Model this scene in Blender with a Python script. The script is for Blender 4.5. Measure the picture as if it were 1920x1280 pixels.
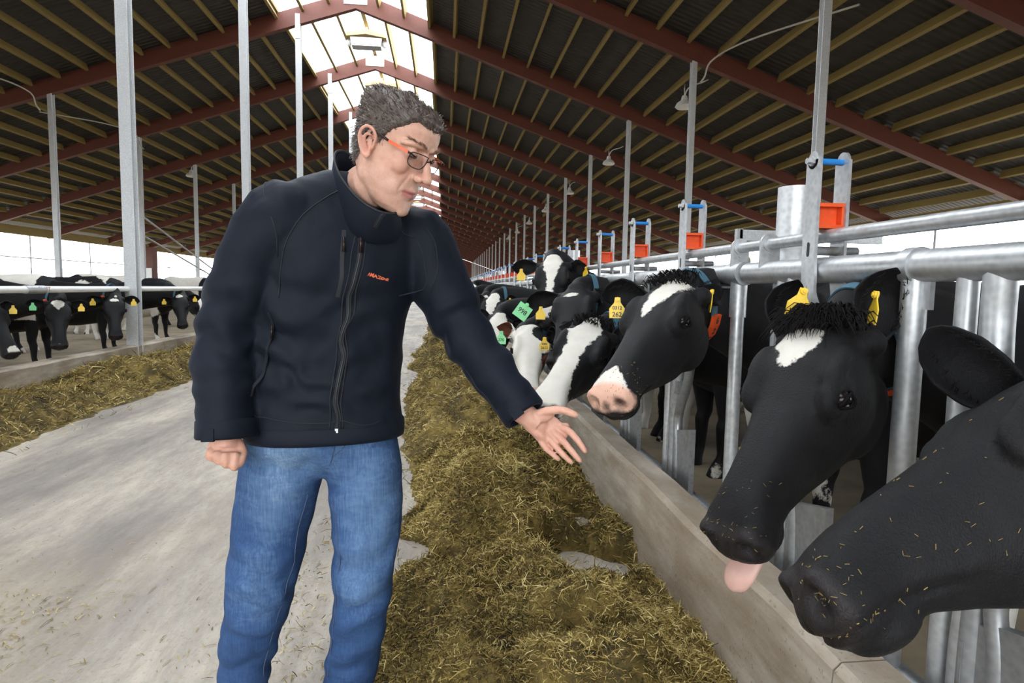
import bpy, bmesh, math, random
import numpy as np
from mathutils import Vector, Matrix
from mathutils.bvhtree import BVHTree

for o in list(bpy.data.objects): bpy.data.objects.remove(o)
scene = bpy.context.scene
COL = scene.collection
PI = math.pi
random.seed(7)
RNG = np.random.default_rng(11)

# ---------------------------------------------------------------- camera
CAM_H, YAW, PITCH, ROLL, FPX = 1.2, 0.11, 0.0863, 0.0175, 1151.4
cam_data = bpy.data.cameras.new('camera'); cam = bpy.data.objects.new('camera', cam_data); COL.objects.link(cam)
fw = Vector((math.sin(YAW)*math.cos(PITCH), math.cos(YAW)*math.cos(PITCH), -math.sin(PITCH)))
rt = Vector((math.cos(YAW), -math.sin(YAW), 0)); up = rt.cross(fw)
rr = rt*math.cos(ROLL)+up*math.sin(ROLL); uu = up*math.cos(ROLL)-rt*math.sin(ROLL)
cam.matrix_world = Matrix((( rr.x, uu.x, -fw.x, 0), (rr.y, uu.y, -fw.y, 0), (rr.z, uu.z, -fw.z, CAM_H), (0, 0, 0, 1)))
cam_data.sensor_width = 36.0; cam_data.lens = FPX*36/1920; cam_data.clip_start = .05; cam_data.clip_end = 500
scene.camera = cam

# ---------------------------------------------------------------- sky and exposure
world = bpy.data.worlds.new('overcast_sky'); scene.world = world; world.use_nodes = True
wb = world.node_tree.nodes['Background']; wb.inputs[0].default_value = (.93, .97, 1, 1); wb.inputs[1].default_value = 4.2
scene.view_settings.view_transform = 'Standard'; scene.view_settings.look = 'None'
scene.view_settings.gamma = 1; scene.view_settings.use_curve_mapping = False
scene.view_settings.exposure = 0.92

# ---------------------------------------------------------------- helpers
def V(*a): return Vector(a)
def norm(v): v = np.asarray(v, float); return v/np.linalg.norm(v)

class MB:
    """collects geometry for ONE mesh object"""
    def __init__(s): s.v = []; s.f = []
    def add(s, vs, fs):
        o = len(s.v); s.v += [tuple(map(float, p)) for p in vs]; s.f += [tuple(i+o for i in f) for f in fs]; return s
    def box(s, c, size, M=None, taper=None):
        x, y, z = [q/2 for q in size]; vs = []
        for dz in (-1, 1):
            for dx, dy in ((-1, -1), (1, -1), (1, 1), (-1, 1)):
                k = taper if (taper and dz > 0) else 1
                p = Vector((dx*x*k, dy*y*k, dz*z))
                if M is not None: p = M @ p
                vs.append((p.x+c[0], p.y+c[1], p.z+c[2]))
        return s.add(vs, [(3, 2, 1, 0), (4, 5, 6, 7), (0, 1, 5, 4), (1, 2, 6, 5), (2, 3, 7, 6), (3, 0, 4, 7)])
    def box2(s, a, b): return s.box([(a[i]+b[i])/2 for i in range(3)], [abs(a[i]-b[i]) for i in range(3)])
    def tube(s, pts, r, n=10, caps=True, flat=None, ref=None):
        """tube along pts; r number or list; flat=(w,t) makes a flat bar section"""
        P = [np.array(p, float) for p in pts]; m = len(P)
        R = [r]*m if np.isscalar(r) else list(r)
        T = [norm(P[min(i+1, m-1)]-P[max(i-1, 0)]) for i in range(m)]
        a = np.array(ref, float) if ref is not None else (np.array([0, 0, 1.]) if abs(T[0][2]) < .9 else np.array([1., 0, 0]))
        vs = []
        for i in range(m):
            t = T[i]; a = a-t*np.dot(a, t); a = a/np.linalg.norm(a); b = np.cross(t, a)
            if flat:
                w, th = flat
                for ca, cb in ((-1, -1), (1, -1), (1, 1), (-1, 1)): vs.append(P[i]+a*ca*w/2*R[i]+b*cb*th/2)
            else:
                for k in range(n):
                    an = 2*PI*k/n; vs.append(P[i]+(a*math.cos(an)+b*math.sin(an))*R[i])
        if flat: n = 4
        fs = []
        for i in range(m-1):
            for k in range(n):
                k2 = (k+1) % n; fs.append((i*n+k, i*n+k2, (i+1)*n+k2, (i+1)*n+k))
        if caps: fs.append(tuple(range(n-1, -1, -1))); fs.append(tuple((m-1)*n+k for k in range(n)))
        return s.add(vs, fs)
    def loft(s, secs, caps=True):
        m, n = len(secs), len(secs[0]); fs = []
        for i in range(m-1):
            for k in range(n):
                k2 = (k+1) % n; fs.append((i*n+k, i*n+k2, (i+1)*n+k2, (i+1)*n+k))
        if caps: fs.append(tuple(range(n-1, -1, -1))); fs.append(tuple((m-1)*n+k for k in range(n)))
        return s.add([p for q in secs for p in q], fs)
    def ell(s, c, r, axes=None, nu=20, nv=12):
        """ellipsoid; axes = 3x3 rows"""
        A = np.eye(3) if axes is None else np.array([norm(q) for q in axes]); c = np.array(c, float)
        vs = [c+A[2]*r[2]]; fs = []
        for j in range(1, nv):
            th = PI*j/nv
            for i in range(nu):
                ph = 2*PI*i/nu
                vs.append(c+A[0]*r[0]*math.sin(th)*math.cos(ph)+A[1]*r[1]*math.sin(th)*math.sin(ph)+A[2]*r[2]*math.cos(th))
        vs.append(c-A[2]*r[2])
        for i in range(nu):
            i2 = (i+1) % nu; fs.append((0, 1+i, 1+i2)); e = 1+(nv-2)*nu; fs.append((len(vs)-1, e+i2, e+i))
            for j in range(nv-2): a = 1+j*nu; fs.append((a+i, a+nu+i, a+nu+i2, a+i2))
        return s.add(vs, fs)
    def mesh(s, name='m'):
        me = bpy.data.meshes.new(name); me.from_pydata(s.v, [], s.f); me.update(); return me
    def build(s, name, mat=None, parent=None, smooth=False, fix=True):
        me = s.mesh(name)
        if fix:
            bm = bmesh.new(); bm.from_mesh(me); bmesh.ops.recalc_face_normals(bm, faces=bm.faces); bm.to_mesh(me); bm.free()
        return link(name, me, mat, parent, smooth)

def link(name, me, mat=None, parent=None, smooth=False):
    if mat is not None and len(me.materials) == 0: me.materials.append(mat)
    if smooth is True: me.polygons.foreach_set('use_smooth', [True]*len(me.polygons))
    elif smooth: 
        try: me.set_sharp_from_angle(angle=smooth)
        except Exception: pass
        me.polygons.foreach_set('use_smooth', [True]*len(me.polygons))
    o = bpy.data.objects.new(name, me); COL.objects.link(o)
    if parent is not None: o.parent = parent
    return o
SA = math.radians(40)
def empty(name, loc=(0, 0, 0), rz=0):
    o = bpy.data.objects.new(name, None); COL.objects.link(o); o.location = loc; o.rotation_euler = (0, 0, rz); return o
def tag(o, label, cat, group=None):
    o['label'] = label; o['category'] = cat
    if group: o['group'] = group
    return o
def struct(o, label=None, cat=None):
    o['kind'] = 'structure'
    if label: o['label'] = label
    if cat: o['category'] = cat
    return o
def copy_tree(o, parent=None):
    c = o.copy(); COL.objects.link(c)
    if parent is not None: c.parent = parent
    for ch in list(o.children): copy_tree(ch, c)
    return c
def np_mesh(me):
    v = np.empty(len(me.vertices)*3); me.vertices.foreach_get('co', v); return v.reshape(-1, 3)
def set_np(me, v): me.vertices.foreach_set('co', np.ascontiguousarray(v, dtype=np.float64).ravel()); me.update()
def remesh(mb, voxel, smooth=2, lam=.5):
    """union of closed shapes into one continuous skin"""
    bm0 = bmesh.new(); me = mb.mesh('tmp'); bm0.from_mesh(me); bmesh.ops.recalc_face_normals(bm0, faces=bm0.faces); bm0.to_mesh(me); bm0.free()
    o = bpy.data.objects.new('tmp', me); COL.objects.link(o)
    m = o.modifiers.new('r', 'REMESH'); m.mode = 'VOXEL'; m.voxel_size = voxel; m.adaptivity = 0
    if smooth:
        q = o.modifiers.new('s', 'SMOOTH'); q.factor = lam; q.iterations = smooth
    dg = bpy.context.evaluated_depsgraph_get(); dg.update()
    out = bpy.data.meshes.new_from_object(o.evaluated_get(dg))
    bpy.data.objects.remove(o); bpy.data.meshes.remove(me)
    return out
def bvh_of(me):
    v = np_mesh(me); return BVHTree.FromPolygons([Vector(p) for p in v], [tuple(p.vertices) for p in me.polygons])
def spline(pts, n):
    """catmull-rom through pts, n samples"""
    P = np.array(pts, float); m = len(P); out = []
    for t in np.linspace(0, m-1, n):
        i = min(int(t), m-2); f = t-i
        p0, p1, p2, p3 = P[max(i-1, 0)], P[i], P[i+1], P[min(i+2, m-1)]
        out.append(.5*((2*p1)+(p2-p0)*f+(2*p0-5*p1+4*p2-p3)*f*f+(3*p1-p0-3*p2+p3)*f**3))
    return np.array(out)
def smoothstep(a, b, x):
    t = np.clip((x-a)/(b-a), 0, 1); return t*t*(3-2*t)
def vnoise(p, scale=1., seed=0):
    """cheap smooth 3D value noise, numpy, -1..1"""
    p = np.asarray(p, float)*scale+seed*17.31; i = np.floor(p).astype(np.int64); f = p-i; f = f*f*(3-2*f)
    def h(a, b, c):
        n = (a*374761393+b*668265263+c*2147483647+seed*1274126177) & 0xffffffff
        n = ((n ^ (n >> 13))*1274126177) & 0xffffffff; return ((n ^ (n >> 16)) & 0xffff)/32767.5-1
    r = 0
    for dx in (0, 1):
        for dy in (0, 1):
            for dz in (0, 1):
                w = (f[..., 0] if dx else 1-f[..., 0])*(f[..., 1] if dy else 1-f[..., 1])*(f[..., 2] if dz else 1-f[..., 2])
                r = r+w*h(i[..., 0]+dx, i[..., 1]+dy, i[..., 2]+dz)
    return r

# ---------------------------------------------------------------- materials
class NT:
    def __init__(s, name):
        s.m = bpy.data.materials.new(name); s.m.use_nodes = True; s.t = s.m.node_tree; s.b = s.t.nodes['Principled BSDF']; s.out = s.t.nodes['Material Output']
    def n(s, typ, **k):
        q = s.t.nodes.new(typ)
        for a, b in k.items():
            if hasattr(q, a): setattr(q, a, b)
            else: q.inputs[a.replace('_', ' ')].default_value = b
        return q
    def l(s, a, b): s.t.links.new(a, b)
    def math(s, op, a, b=None, c=None):
        q = s.t.nodes.new('ShaderNodeMath'); q.operation = op
        for i, x in enumerate((a, b, c)):
            if x is None: continue
            if isinstance(x, (int, float)): q.inputs[i].default_value = x
            else: s.l(x, q.inputs[i])
        return q.outputs[0]
    def mix(s, f, a, b, typ='MIX'):
        q = s.t.nodes.new('ShaderNodeMix'); q.data_type = 'RGBA'; q.blend_type = typ
        for sock, x in ((q.inputs[0], f), (q.inputs[6], a), (q.inputs[7], b)):
            if isinstance(x, (int, float)): sock.default_value = x
            elif isinstance(x, (tuple, list)): sock.default_value = (*x[:3], 1)
            else: s.l(x, sock)
        return q.outputs[2]
    def ramp(s, f, stops, interp='LINEAR'):
        q = s.t.nodes.new('ShaderNodeValToRGB'); q.color_ramp.interpolation = interp; e = q.color_ramp.elements
        while len(e) < len(stops): e.new(.5)
        for i, (p, c) in enumerate(stops):
            e[i].position = p; e[i].color = (c, c, c, 1) if isinstance(c, (int, float)) else (*c[:3], 1)
        s.l(f, q.inputs[0]); return q.outputs[0]
    def noise(s, scale, detail=4, co=None, stretch=None, rough=.55, dist=0):
        q = s.n('ShaderNodeTexNoise'); q.inputs['Scale'].default_value = scale; q.inputs['Detail'].default_value = detail
        q.inputs['Roughness'].default_value = rough; q.inputs['Distortion'].default_value = dist
        if co is None: co = s.n('ShaderNodeTexCoord').outputs['Object']
        if stretch:
            mp = s.n('ShaderNodeMapping'); mp.inputs['Scale'].default_value = stretch; s.l(co, mp.inputs[0]); co = mp.outputs[0]
        s.l(co, q.inputs['Vector']); return q.outputs['Fac']
    def bump(s, h, strength=.3, dist=.01):
        q = s.n('ShaderNodeBump'); q.inputs['Strength'].default_value = strength; q.inputs['Distance'].default_value = dist
        s.l(h, q.inputs['Height']); s.l(q.outputs[0], s.b.inputs['Normal']); return q
    def set(s, color=None, rough=None, metal=None, spec=None, **k):
        for nm, x in (('Base Color', color), ('Roughness', rough), ('Metallic', metal), ('Specular IOR Level', spec)):
            if x is None: continue
            if isinstance(x, (int, float)): s.b.inputs[nm].default_value = x
            elif isinstance(x, (tuple, list)): s.b.inputs[nm].default_value = (*x[:3], 1)
            else: s.l(x, s.b.inputs[nm])
        for a, b in k.items(): s.b.inputs[a.replace('_', ' ')].default_value = b
        return s.m
def plain(name, c, rough=.5, metal=0, spec=.5, var=0., scale=30, bump=0, stretch=None):
    t = NT(name)
    if var or bump:
        f = t.noise(scale, 5, stretch=stretch)
        if var: col = t.mix(t.ramp(f, [(.3, 0), (.7, 1)]), tuple(x*(1-var) for x in c), tuple(min(1, x*(1+var)) for x in c))
        else: col = c
        if bump: t.bump(f, bump, .005)
    else: col = c
    return t.set(col, rough, metal, spec)
def galvanised(name, base=.47, dirt=.25):
    t = NT(name)
    a = t.noise(55, 3); b = t.noise(9, 5)
    q = t.n('ShaderNodeTexVoronoi'); q.inputs['Scale'].default_value = 60; t.l(t.n('ShaderNodeTexCoord').outputs['Object'], q.inputs['Vector'])
    f = t.math('ADD', t.math('MULTIPLY', a, .5), t.math('MULTIPLY', q.outputs['Distance'], .6))
    c = t.mix(t.ramp(f, [(.3, 0), (.75, 1)]), (base*.88, base*.91, base*.94), (base*1.12, base*1.15, base*1.18))
    c = t.mix(t.math('MULTIPLY', t.ramp(b, [(.55, 0), (.75, 1)]), dirt), c, (.2, .16, .09))
    t.bump(a, .08, .002)
    return t.set(c, t.ramp(b, [(.3, .34), (.7, .55)]), .72)
M = {}
M['galv'] = galvanised('galvanised_steel', .5, .35)
M['galv_dirty'] = galvanised('dirty_galvanised_steel', .34, .75)
M['post'] = galvanised('post_galvanised', .62, .12); M['post'].node_tree.nodes['Principled BSDF'].inputs['Metallic'].default_value = .35
M['blue'] = plain('blue_plastic', (.02, .2, .55), .4)
M['orange'] = plain('orange_plastic', (.75, .09, .015), .45, var=.1, scale=60)
M['black'] = plain('slot_shade', (.012, .012, .013), .6)
M['white'] = plain('white_paint', (.78, .79, .78), .5, var=.05)
def wood_mat(name, a, b, rough=.7):
    t = NT(name); f = t.noise(5, 6, stretch=(4, .5, 4)); g = t.noise(1.2, 2)
    return t.set(t.mix(t.math('ADD', t.math('MULTIPLY', f, .7), t.math('MULTIPLY', g, .3)), a, b), rough)
M['rafter'] = wood_mat('red_brown_glulam', (.088, .022, .013), (.16, .044, .025), .55)
M['purlin'] = wood_mat('yellow_pine', (.19, .135, .038), (.36, .265, .09))
def concrete_floor():
    t = NT('aisle_concrete'); co = t.n('ShaderNodeTexCoord').outputs['Object']
    s1 = t.noise(1.1, 6, co, (1.5, .35, 1), .65); s2 = t.noise(8, 7, co, (1.7, .45, 1), .75); s3 = t.noise(60, 4, co); s4 = t.noise(.55, 4, co, (1, .6, 1)); s5 = t.noise(2.2, 6, co, (1, .55, 1), .7)
    c = t.mix(t.ramp(s1, [(.38, 0), (.62, 1)]), (.205, .182, .162), (.475, .425, .35))
    c = t.mix(t.math('MULTIPLY', t.ramp(s2, [(.42, 0), (.62, 1)]), .45), c, (.225, .195, .172))
    c = t.mix(t.math('MULTIPLY', t.ramp(s4, [(.5, 0), (.68, 1)]), .55), c, (.40, .315, .21))
    c = t.mix(t.math('MULTIPLY', t.ramp(s5, [(.56, 0), (.68, 1)]), .5), c, (.175, .15, .13))
    c = t.mix(t.math('MULTIPLY', t.ramp(s3, [(.58, 0), (.68, 1)]), .4), c, (.2, .15, .09))
    t.bump(t.math('ADD', s2, t.math('MULTIPLY', s3, .5)), .4, .012)
    return t.set(c, t.ramp(s2, [(.3, .45), (.7, .8)]))
M['floor'] = concrete_floor()
def curb_mat():
    t = NT('curb_concrete'); co = t.n('ShaderNodeTexCoord').outputs['Object']
    a = t.noise(5, 6, co, (1, .5, 2.5), .65); b = t.noise(80, 3, co); g = t.noise(1.7, 4, co)
    c = t.mix(t.ramp(a, [(.35, 0), (.65, 1)]), (.28, .225, .165), (.47, .41, .34))
    c = t.mix(t.math('MULTIPLY', t.ramp(g, [(.48, 0), (.68, 1)]), .6), c, (.2, .135, .08))
    c = t.mix(t.math('MULTIPLY', t.ramp(b, [(.62, 0), (.7, 1)]), .5), c, (.1, .08, .06))
    t.bump(t.math('ADD', a, t.math('MULTIPLY', b, .3)), .4, .01)
    return t.set(c, .75)
M['curb'] = curb_mat()
def sheet_mat():
    t = NT('corrugated_roof_sheet'); co = t.n('ShaderNodeTexCoord').outputs['Object']
    w = t.n('ShaderNodeTexWave'); w.bands_direction = 'Y'; w.inputs['Scale'].default_value = 1.8; t.l(co, w.inputs['Vector'])
    n = t.noise(2, 5, co)
    c = t.mix(n, (.028, .027, .026), (.062, .058, .054)); t.bump(w.outputs['Fac'], .8, .04)
    return t.set(c, .7)
M['sheet'] = sheet_mat()
def skylight_mat():
    t = NT('translucent_skylight'); nt = t.t
    tr = t.n('ShaderNodeBsdfTranslucent'); tr.inputs[0].default_value = (.95, .97, 1, 1)
    tp = t.n('ShaderNodeBsdfTransparent'); tp.inputs[0].default_value = (.96, .98, 1, 1)
    mx = t.n('ShaderNodeMixShader'); mx.inputs[0].default_value = .45; t.l(tp.outputs[0], mx.inputs[1]); t.l(tr.outputs[0], mx.inputs[2]); t.l(mx.outputs[0], t.out.inputs[0])
    return t.m
M['skylight'] = skylight_mat()
# ================================================================ the barn
XR, XLA, XLB, XRIDGE, HR, SL, HALF = 5.61, -4.26, -10.99, -2.63, 9.18, .337, 17.15
BAY, YA1 = 5.0, 18.99
K0, K1 = -5, 22
YS = [YA1+BAY*k for k in range(K0, K1+1)]
Y0, Y1 = YS[0]-.4, YS[-1]+.4
XF = 1.08
def roof(x): return HR-SL*abs(x-XRIDGE)          # underside of the rafters

f = MB()
f.box2((-90, -60, -.3), (90, 230, 0))
struct(f.build('floor', M['floor']))

ceil = MB()
for s in (-1, 1):
    a, b = XRIDGE+s*2.2, XRIDGE+s*(HALF+.6); za, zb = roof(a)+.52, roof(b)+.52
    ceil.add([(a, Y0, za), (b, Y0, zb), (b, Y1, zb), (a, Y1, za), (a, Y0, za+.05), (b, Y0, zb+.05), (b, Y1, zb+.05), (a, Y1, za+.05)],
             [(0, 1, 2, 3), (7, 6, 5, 4), (0, 4, 5, 1), (1, 5, 6, 2), (2, 6, 7, 3), (3, 7, 4, 0)])
ceiling = struct(ceil.build('ceiling', M['sheet']))

# rafters: two sloped beams meeting at the ridge
raf = None
for i, y in enumerate(YS):
    if raf is None:
        r = MB()
        for s in (-1, 1):
            e = XRIDGE+s*(HALF+.3)
            q = [(XRIDGE, HR), (e, roof(e)), (e, roof(e)+.34), (XRIDGE, HR+.5)]
            r.add([(x, -.09, z) for x, z in q]+[(x, .09, z) for x, z in q], [(0, 1, 2, 3), (7, 6, 5, 4), (0, 4, 5, 1), (1, 5, 6, 2), (2, 6, 7, 3), (3, 7, 4, 0)])
        raf = r.build('rafter', M['rafter'], ceiling); raf.location = (0, y, 0)
        pl = MB(); pl.box((XRIDGE, -.1, HR+.28), (.66, .02, .36)); pl.box((XRIDGE, .1, HR+.28), (.66, .02, .36))
        plate = pl.build('ridge_plate', M['white'], raf)
    else:
        c = raf.copy(); COL.objects.link(c); c.location = (0, y, 0)
        c2 = plate.copy(); COL.objects.link(c2); c2.parent = c

# purlins between the rafters
def purlin_x():
    out = []
    for s in (-1, 1):
        for k in range(1, 24):
            d = .73*k
            if d < HALF+.2: out.append((XRIDGE+s*d, s, d))
    return out
PX = purlin_x()
pm = MB().box((0, 0, 0), (.075, BAY-.18, .2)).mesh('purlin'); pm.materials.append(M['purlin'])
near = list(range(2, 9)); count = 0; rest = MB()
for k in range(len(YS)-1):
    yc = (YS[k]+YS[k+1])/2
    for x, s, d in PX:
        z = roof(x)+.41
        if k in near and count < 300 and d < 16.6:
            o = bpy.data.objects.new('purlin', pm); COL.objects.link(o); o.parent = ceiling; o.location = (x+(.05 if k % 2 else -.05), yc, z); o.rotation_euler = (0, s*math.atan(SL), 0); count += 1
        else: rest.box((x+(.05 if k % 2 else -.05), yc, z), (.075, BAY-.18, .2))
ro = rest.build('purlin_rows', M['purlin'], ceiling, fix=False); ro['kind'] = 'stuff'
rb = MB().box2((XRIDGE-.06, Y0, HR+.52), (XRIDGE+.06, Y1, HR+.72)).build('ridge_beam', M['purlin'], ceiling)

# skylight along the ridge
sky = MB()
for s in (-1, 1): sky.box2((XRIDGE+s*2.2-.03, Y0, roof(XRIDGE+2.2)+.5), (XRIDGE+s*2.2+.03, Y1, roof(XRIDGE+2.2)+.6))
win = struct(sky.build('window_1', M['purlin']))
pane_me = {}
for s in (-1, 1):
    for j in range(3):
        a, b = XRIDGE+s*(.73*j+.01), XRIDGE+s*(.73*(j+1)-.01); za, zb = roof(a)+.6, roof(b)+.6
        m = MB(); m.add([(a, 0, za), (b, 0, zb), (b, BAY-.02, zb), (a, BAY-.02, za)], [(0, 1, 2, 3)])
        pane_me[(s, j)] = m.mesh('pane'); pane_me[(s, j)].materials.append(M['skylight'])
for k in range(len(YS)-1):
    for key, me in pane_me.items():
        o = bpy.data.objects.new('pane', me); COL.objects.link(o); o.parent = win; o.location = (0, YS[k]+.01, 0)

# low side walls, eaves and the far gable
side = M['curb']
WT = plain('pale_side_wall', (.55, .54, .5), .8, var=.1, scale=4)
GR = plain('grey_sheet_wall', (.33, .33, .32), .7, var=.12, scale=3)
for s, nm in ((-1, 'left'), (1, 'right')):
    x = XRIDGE+s*HALF
    w = MB().box2((x-.1, Y0, 0), (x+.1, Y1, .95)); struct(w.build('wall_'+nm, WT))
    e = MB().box2((x-.08, Y0, roof(x)-.1), (x+.08, Y1, roof(x)+.3)); struct(e.build('trim_%d' % (1 if s < 0 else 2), M['purlin']))
gw = MB()
yb = Y1+.1
gw.add([(XRIDGE-HALF, yb, 0), (XRIDGE-3.2, yb, 0), (XRIDGE-3.2, yb, roof(XRIDGE-3.2)), (XRIDGE-HALF, yb, roof(XRIDGE-HALF))], [(0, 1, 2, 3)])
gw.add([(XRIDGE+6.4, yb, 0), (XRIDGE+HALF, yb, 0), (XRIDGE+HALF, yb, roof(XRIDGE+HALF)), (XRIDGE+6.4, yb, roof(XRIDGE+6.4))], [(0, 1, 2, 3)])
gw.add([(XRIDGE-3.2, yb, 4.6), (XRIDGE+6.4, yb, 4.6), (XRIDGE+6.4, yb, roof(XRIDGE+6.4)), (XRIDGE, yb, HR+.4), (XRIDGE-3.2, yb, roof(XRIDGE-3.2))], [(0, 1, 2, 3, 4)])
struct(gw.build('wall_back', M['rafter']))

# unseen gable added behind the camera to cut frontal light, with a wide opening
yf = Y0-.1; gf = MB(); DL, DR, DH = -6.6, 2.4, 4.6
gf.add([(XRIDGE-HALF, yf, 0), (DL, yf, 0), (DL, yf, roof(DL)+.5), (XRIDGE-HALF, yf, roof(XRIDGE-HALF)+.5)], [(0, 1, 2, 3)])
gf.add([(DR, yf, 0), (XRIDGE+HALF, yf, 0), (XRIDGE+HALF, yf, roof(XRIDGE+HALF)+.5), (DR, yf, roof(DR)+.5)], [(0, 1, 2, 3)])
gf.add([(DL, yf, DH), (DR, yf, DH), (DR, yf, roof(DR)+.5), (XRIDGE, yf, HR+.5), (DL, yf, roof(DL)+.5)], [(0, 1, 2, 3, 4)])
struct(gf.build('wall_front', GR))
# trodden walkways of the cows
WK = plain('mucky_walkway', (.21, .165, .105), .85, var=.35, scale=2.5, bump=.3)
for x0, x1 in ((-18.9, -4.4), (1.2, 13.6)): struct(MB().box2((x0, Y0, 0), (x1, Y1, .012)).build('floor', WK))
# steel posts
def post_mesh(w, h, base):
    """rolled I-section column with a clip plate at the head and a base plate"""
    m = MB(); t = .014
    m.box2((-w/2, -w/2, 0), (w/2, -w/2+t, h)); m.box2((-w/2, w/2-t, 0), (w/2, w/2, h)); m.box2((-t/2, -w/2+t, 0), (t/2, w/2-t, h))
    m.box2((-w/2+.01, -w/2-.02, h-.4), (w/2-.01, -w/2, h+.28))
    m.box2((-w*.75, -w*.75, 0), (w*.75, w*.75, .025))
    me = m.mesh('steel_post'); me.materials.append(M['post']); return me
def posts(x, w, group, labels, side):
    me = post_mesh(w, roof(x)+.02, 0); first = True
    for k, y in enumerate(YS):
        if y < 3: continue
        o = bpy.data.objects.new('steel_post', me); COL.objects.link(o); o.location = (x, y, 0)
        kk = round((y-YA1)/BAY); lab = labels.get(kk, side)
        if kk not in labels and 1 <= kk <= 7: lab = ['fourth', 'fifth', 'sixth', 'seventh', 'eighth', 'ninth', 'tenth'][kk-1 if x != XLB else kk-3 if kk > 2 else 0]+' nearest '+side
        tag(o, lab, 'post', group)
posts(XR, .125, 'right roof posts', {-2: 'tall galvanised roof post behind the nearest lock handle of the feed fence', -1: 'galvanised roof post with a hanging white lamp beside its head, second from right', 0: 'third galvanised roof post from the right edge'}, 'galvanised roof post in the receding row behind the right feed fence')
posts(XLA, .15, 'left aisle posts', {-2: 'widest galvanised post standing in the left curb', -1: 'bright galvanised post just left of the man\'s shoulder', 0: 'thin bright post between the man\'s shoulder and ear, reaching the skylight'}, 'distant galvanised post of the left aisle row close behind the man')
posts(XLB, .13, 'left roof posts', {0: 'leftmost galvanised roof post behind the left cows', 1: 'galvanised roof post right behind the widest left post', 2: 'galvanised roof post left of the diagonal braces'}, 'galvanised roof post in the far left row behind the cows')

# slim eave posts, and the wires of the open left side
for s in (-1, 1):
    x = XRIDGE+s*HALF; me = MB().box((0, 0, roof(x)/2), (.09, .09, roof(x))).box((0, 0, 1), (.16, .16, .04)).mesh('eave_post'); me.materials.append(M['post'])
    for k in range(16):
        o = bpy.data.objects.new('eave_post', me); COL.objects.link(o); o.location = (x, 7+BAY*k, 0)
        tag(o, 'slim eave post in the bright %s side opening' % ('left' if s < 0 else 'right'), 'post', 'slim %s eave posts' % ('left' if s < 0 else 'right'))
for z, lab in ((1.75, 'lower thin wire across the bright left side opening'), (2.25, 'upper pale rail across the bright left side opening')):
    x = XRIDGE-HALF
    tag(MB().tube([(x, 2, z), (x, 100, z)], .015 if z < 2 else .03, 6).build('side_wire', M['galv']), lab, 'wire')
br = empty('diagonal_brace', (XLB, 24, 0)); tag(br, 'pair of thin diagonal steel braces crossing behind the left cows', 'brace')
for dz in (0, .7):
    MB().tube([(0, 0, 3.6-dz), (0, 10.5, .9-dz*.2)], .035, 8).build('brace_rod', M['galv'], br)
bx = empty('timber_box', (-17.3, 38, 0)); tag(bx, 'dark timber cabinet post with a pale panel behind the left cows', 'cabinet')
MB().box2((-.55, -.3, 0), (.55, .3, 3.2)).build('cabinet_body', M['rafter'], bx); MB().box2((-.1, -.36, 1.3), (.5, -.3, 2.0)).build('pale_panel', M['white'], bx)
# feed silo at the far left
si = empty('feed_silo', (-22.5, 23.2, 0)); tag(si, 'pale grey round silo outside at the left edge', 'silo')
m = MB(); n = 28; prof = [(.9, .0), (.9, .6), (1.55, 1.2), (1.55, 6.5), (1.3, 7.2), (.3, 7.6)]
m.loft([[(r*math.cos(2*PI*k/n), r*math.sin(2*PI*k/n), z) for k in range(n)] for r, z in prof]); m.build('silo_shell', plain('silo_grey', (.42, .44, .52), .6, var=.05, scale=3), si, smooth=SA)
mm = MB()
for z in (1.2, 2.9, 4.6): mm.tube([(1.56*math.cos(2*PI*k/n), 1.56*math.sin(2*PI*k/n), z) for k in range(n+1)], .03, 6)
mm.build('silo_band', M['post'], si)

# concrete feed curbs
def curb(name, x0, x1, h, y0, y1, seglen):
    root = None; y = y0; i = 0
    while y < y1:
        e = min(y+seglen, y1); m = MB(); b = .018; top = h
        prof = [(x0-.03, 0), (x1+.03, 0), (x1, h-b), (x1-b, h), (x0+b, h), (x0, h-b)]
        nseg = max(2, int((e-y)/.25)); secs = []
        for j in range(nseg+1):
            yy = y+.003+(e-y-.006)*j/nseg
            secs.append([(px+.004*math.sin(yy*7+pz*9), yy, pz+(.004*math.sin(yy*5+px) if pz > 0 else 0)) for px, pz in prof])
        m.loft(secs)
        if root is None: root = struct(m.build(name, M['curb']))
        else: m.build('curb_block', M['curb'], root)
        y = e; i += 1
    return root
curb('trim_3', .86, 1.0, .39, -5, 124, 3.1)
curb('trim_4', -4.4, -4.2, .33, -5, 124, 4.9)
struct(MB().box2((1.0, -5, 0), (1.2, 124, .2)).build('trim_5', M['curb']))

# ridge lamps
def ridge_lamp():
    r = empty('ridge_lamp'); 
    m = MB(); q = [(-.66, 0), (-.6, .14), (0, .26), (.6, .14), (.66, 0), (0, .1)]
    m.add([(x, -.28, z) for x, z in q]+[(x, .28, z) for x, z in q], [(0, 1, 2, 3, 4, 5), (11, 10, 9, 8, 7, 6)]+[(i, (i+1) % 6, (i+1) % 6+6, i+6) for i in range(6)])
    m.build('lamp_hood', plain('beige_hood', (.6, .42, .2), .6), r)
    MB().box((0, 0, -.12), (.95, .4, .26), taper=1.08).build('lamp_box', M['galv'], r)
    MB().box((0, -.21, -.12), (.8, .02, .16)).build('lamp_glass', M['white'], r)
    for s in (-1, 1): MB().ell((s*.58, 0, -.1), (.09, .09, .13)).build('end_cap', M['white'], r, True)
    MB().tube([(0, 0, .2), (0, 0, .5)], .03, 8).build('hanger', M['galv'], r)
    return r
rl = ridge_lamp(); first = True
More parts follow.
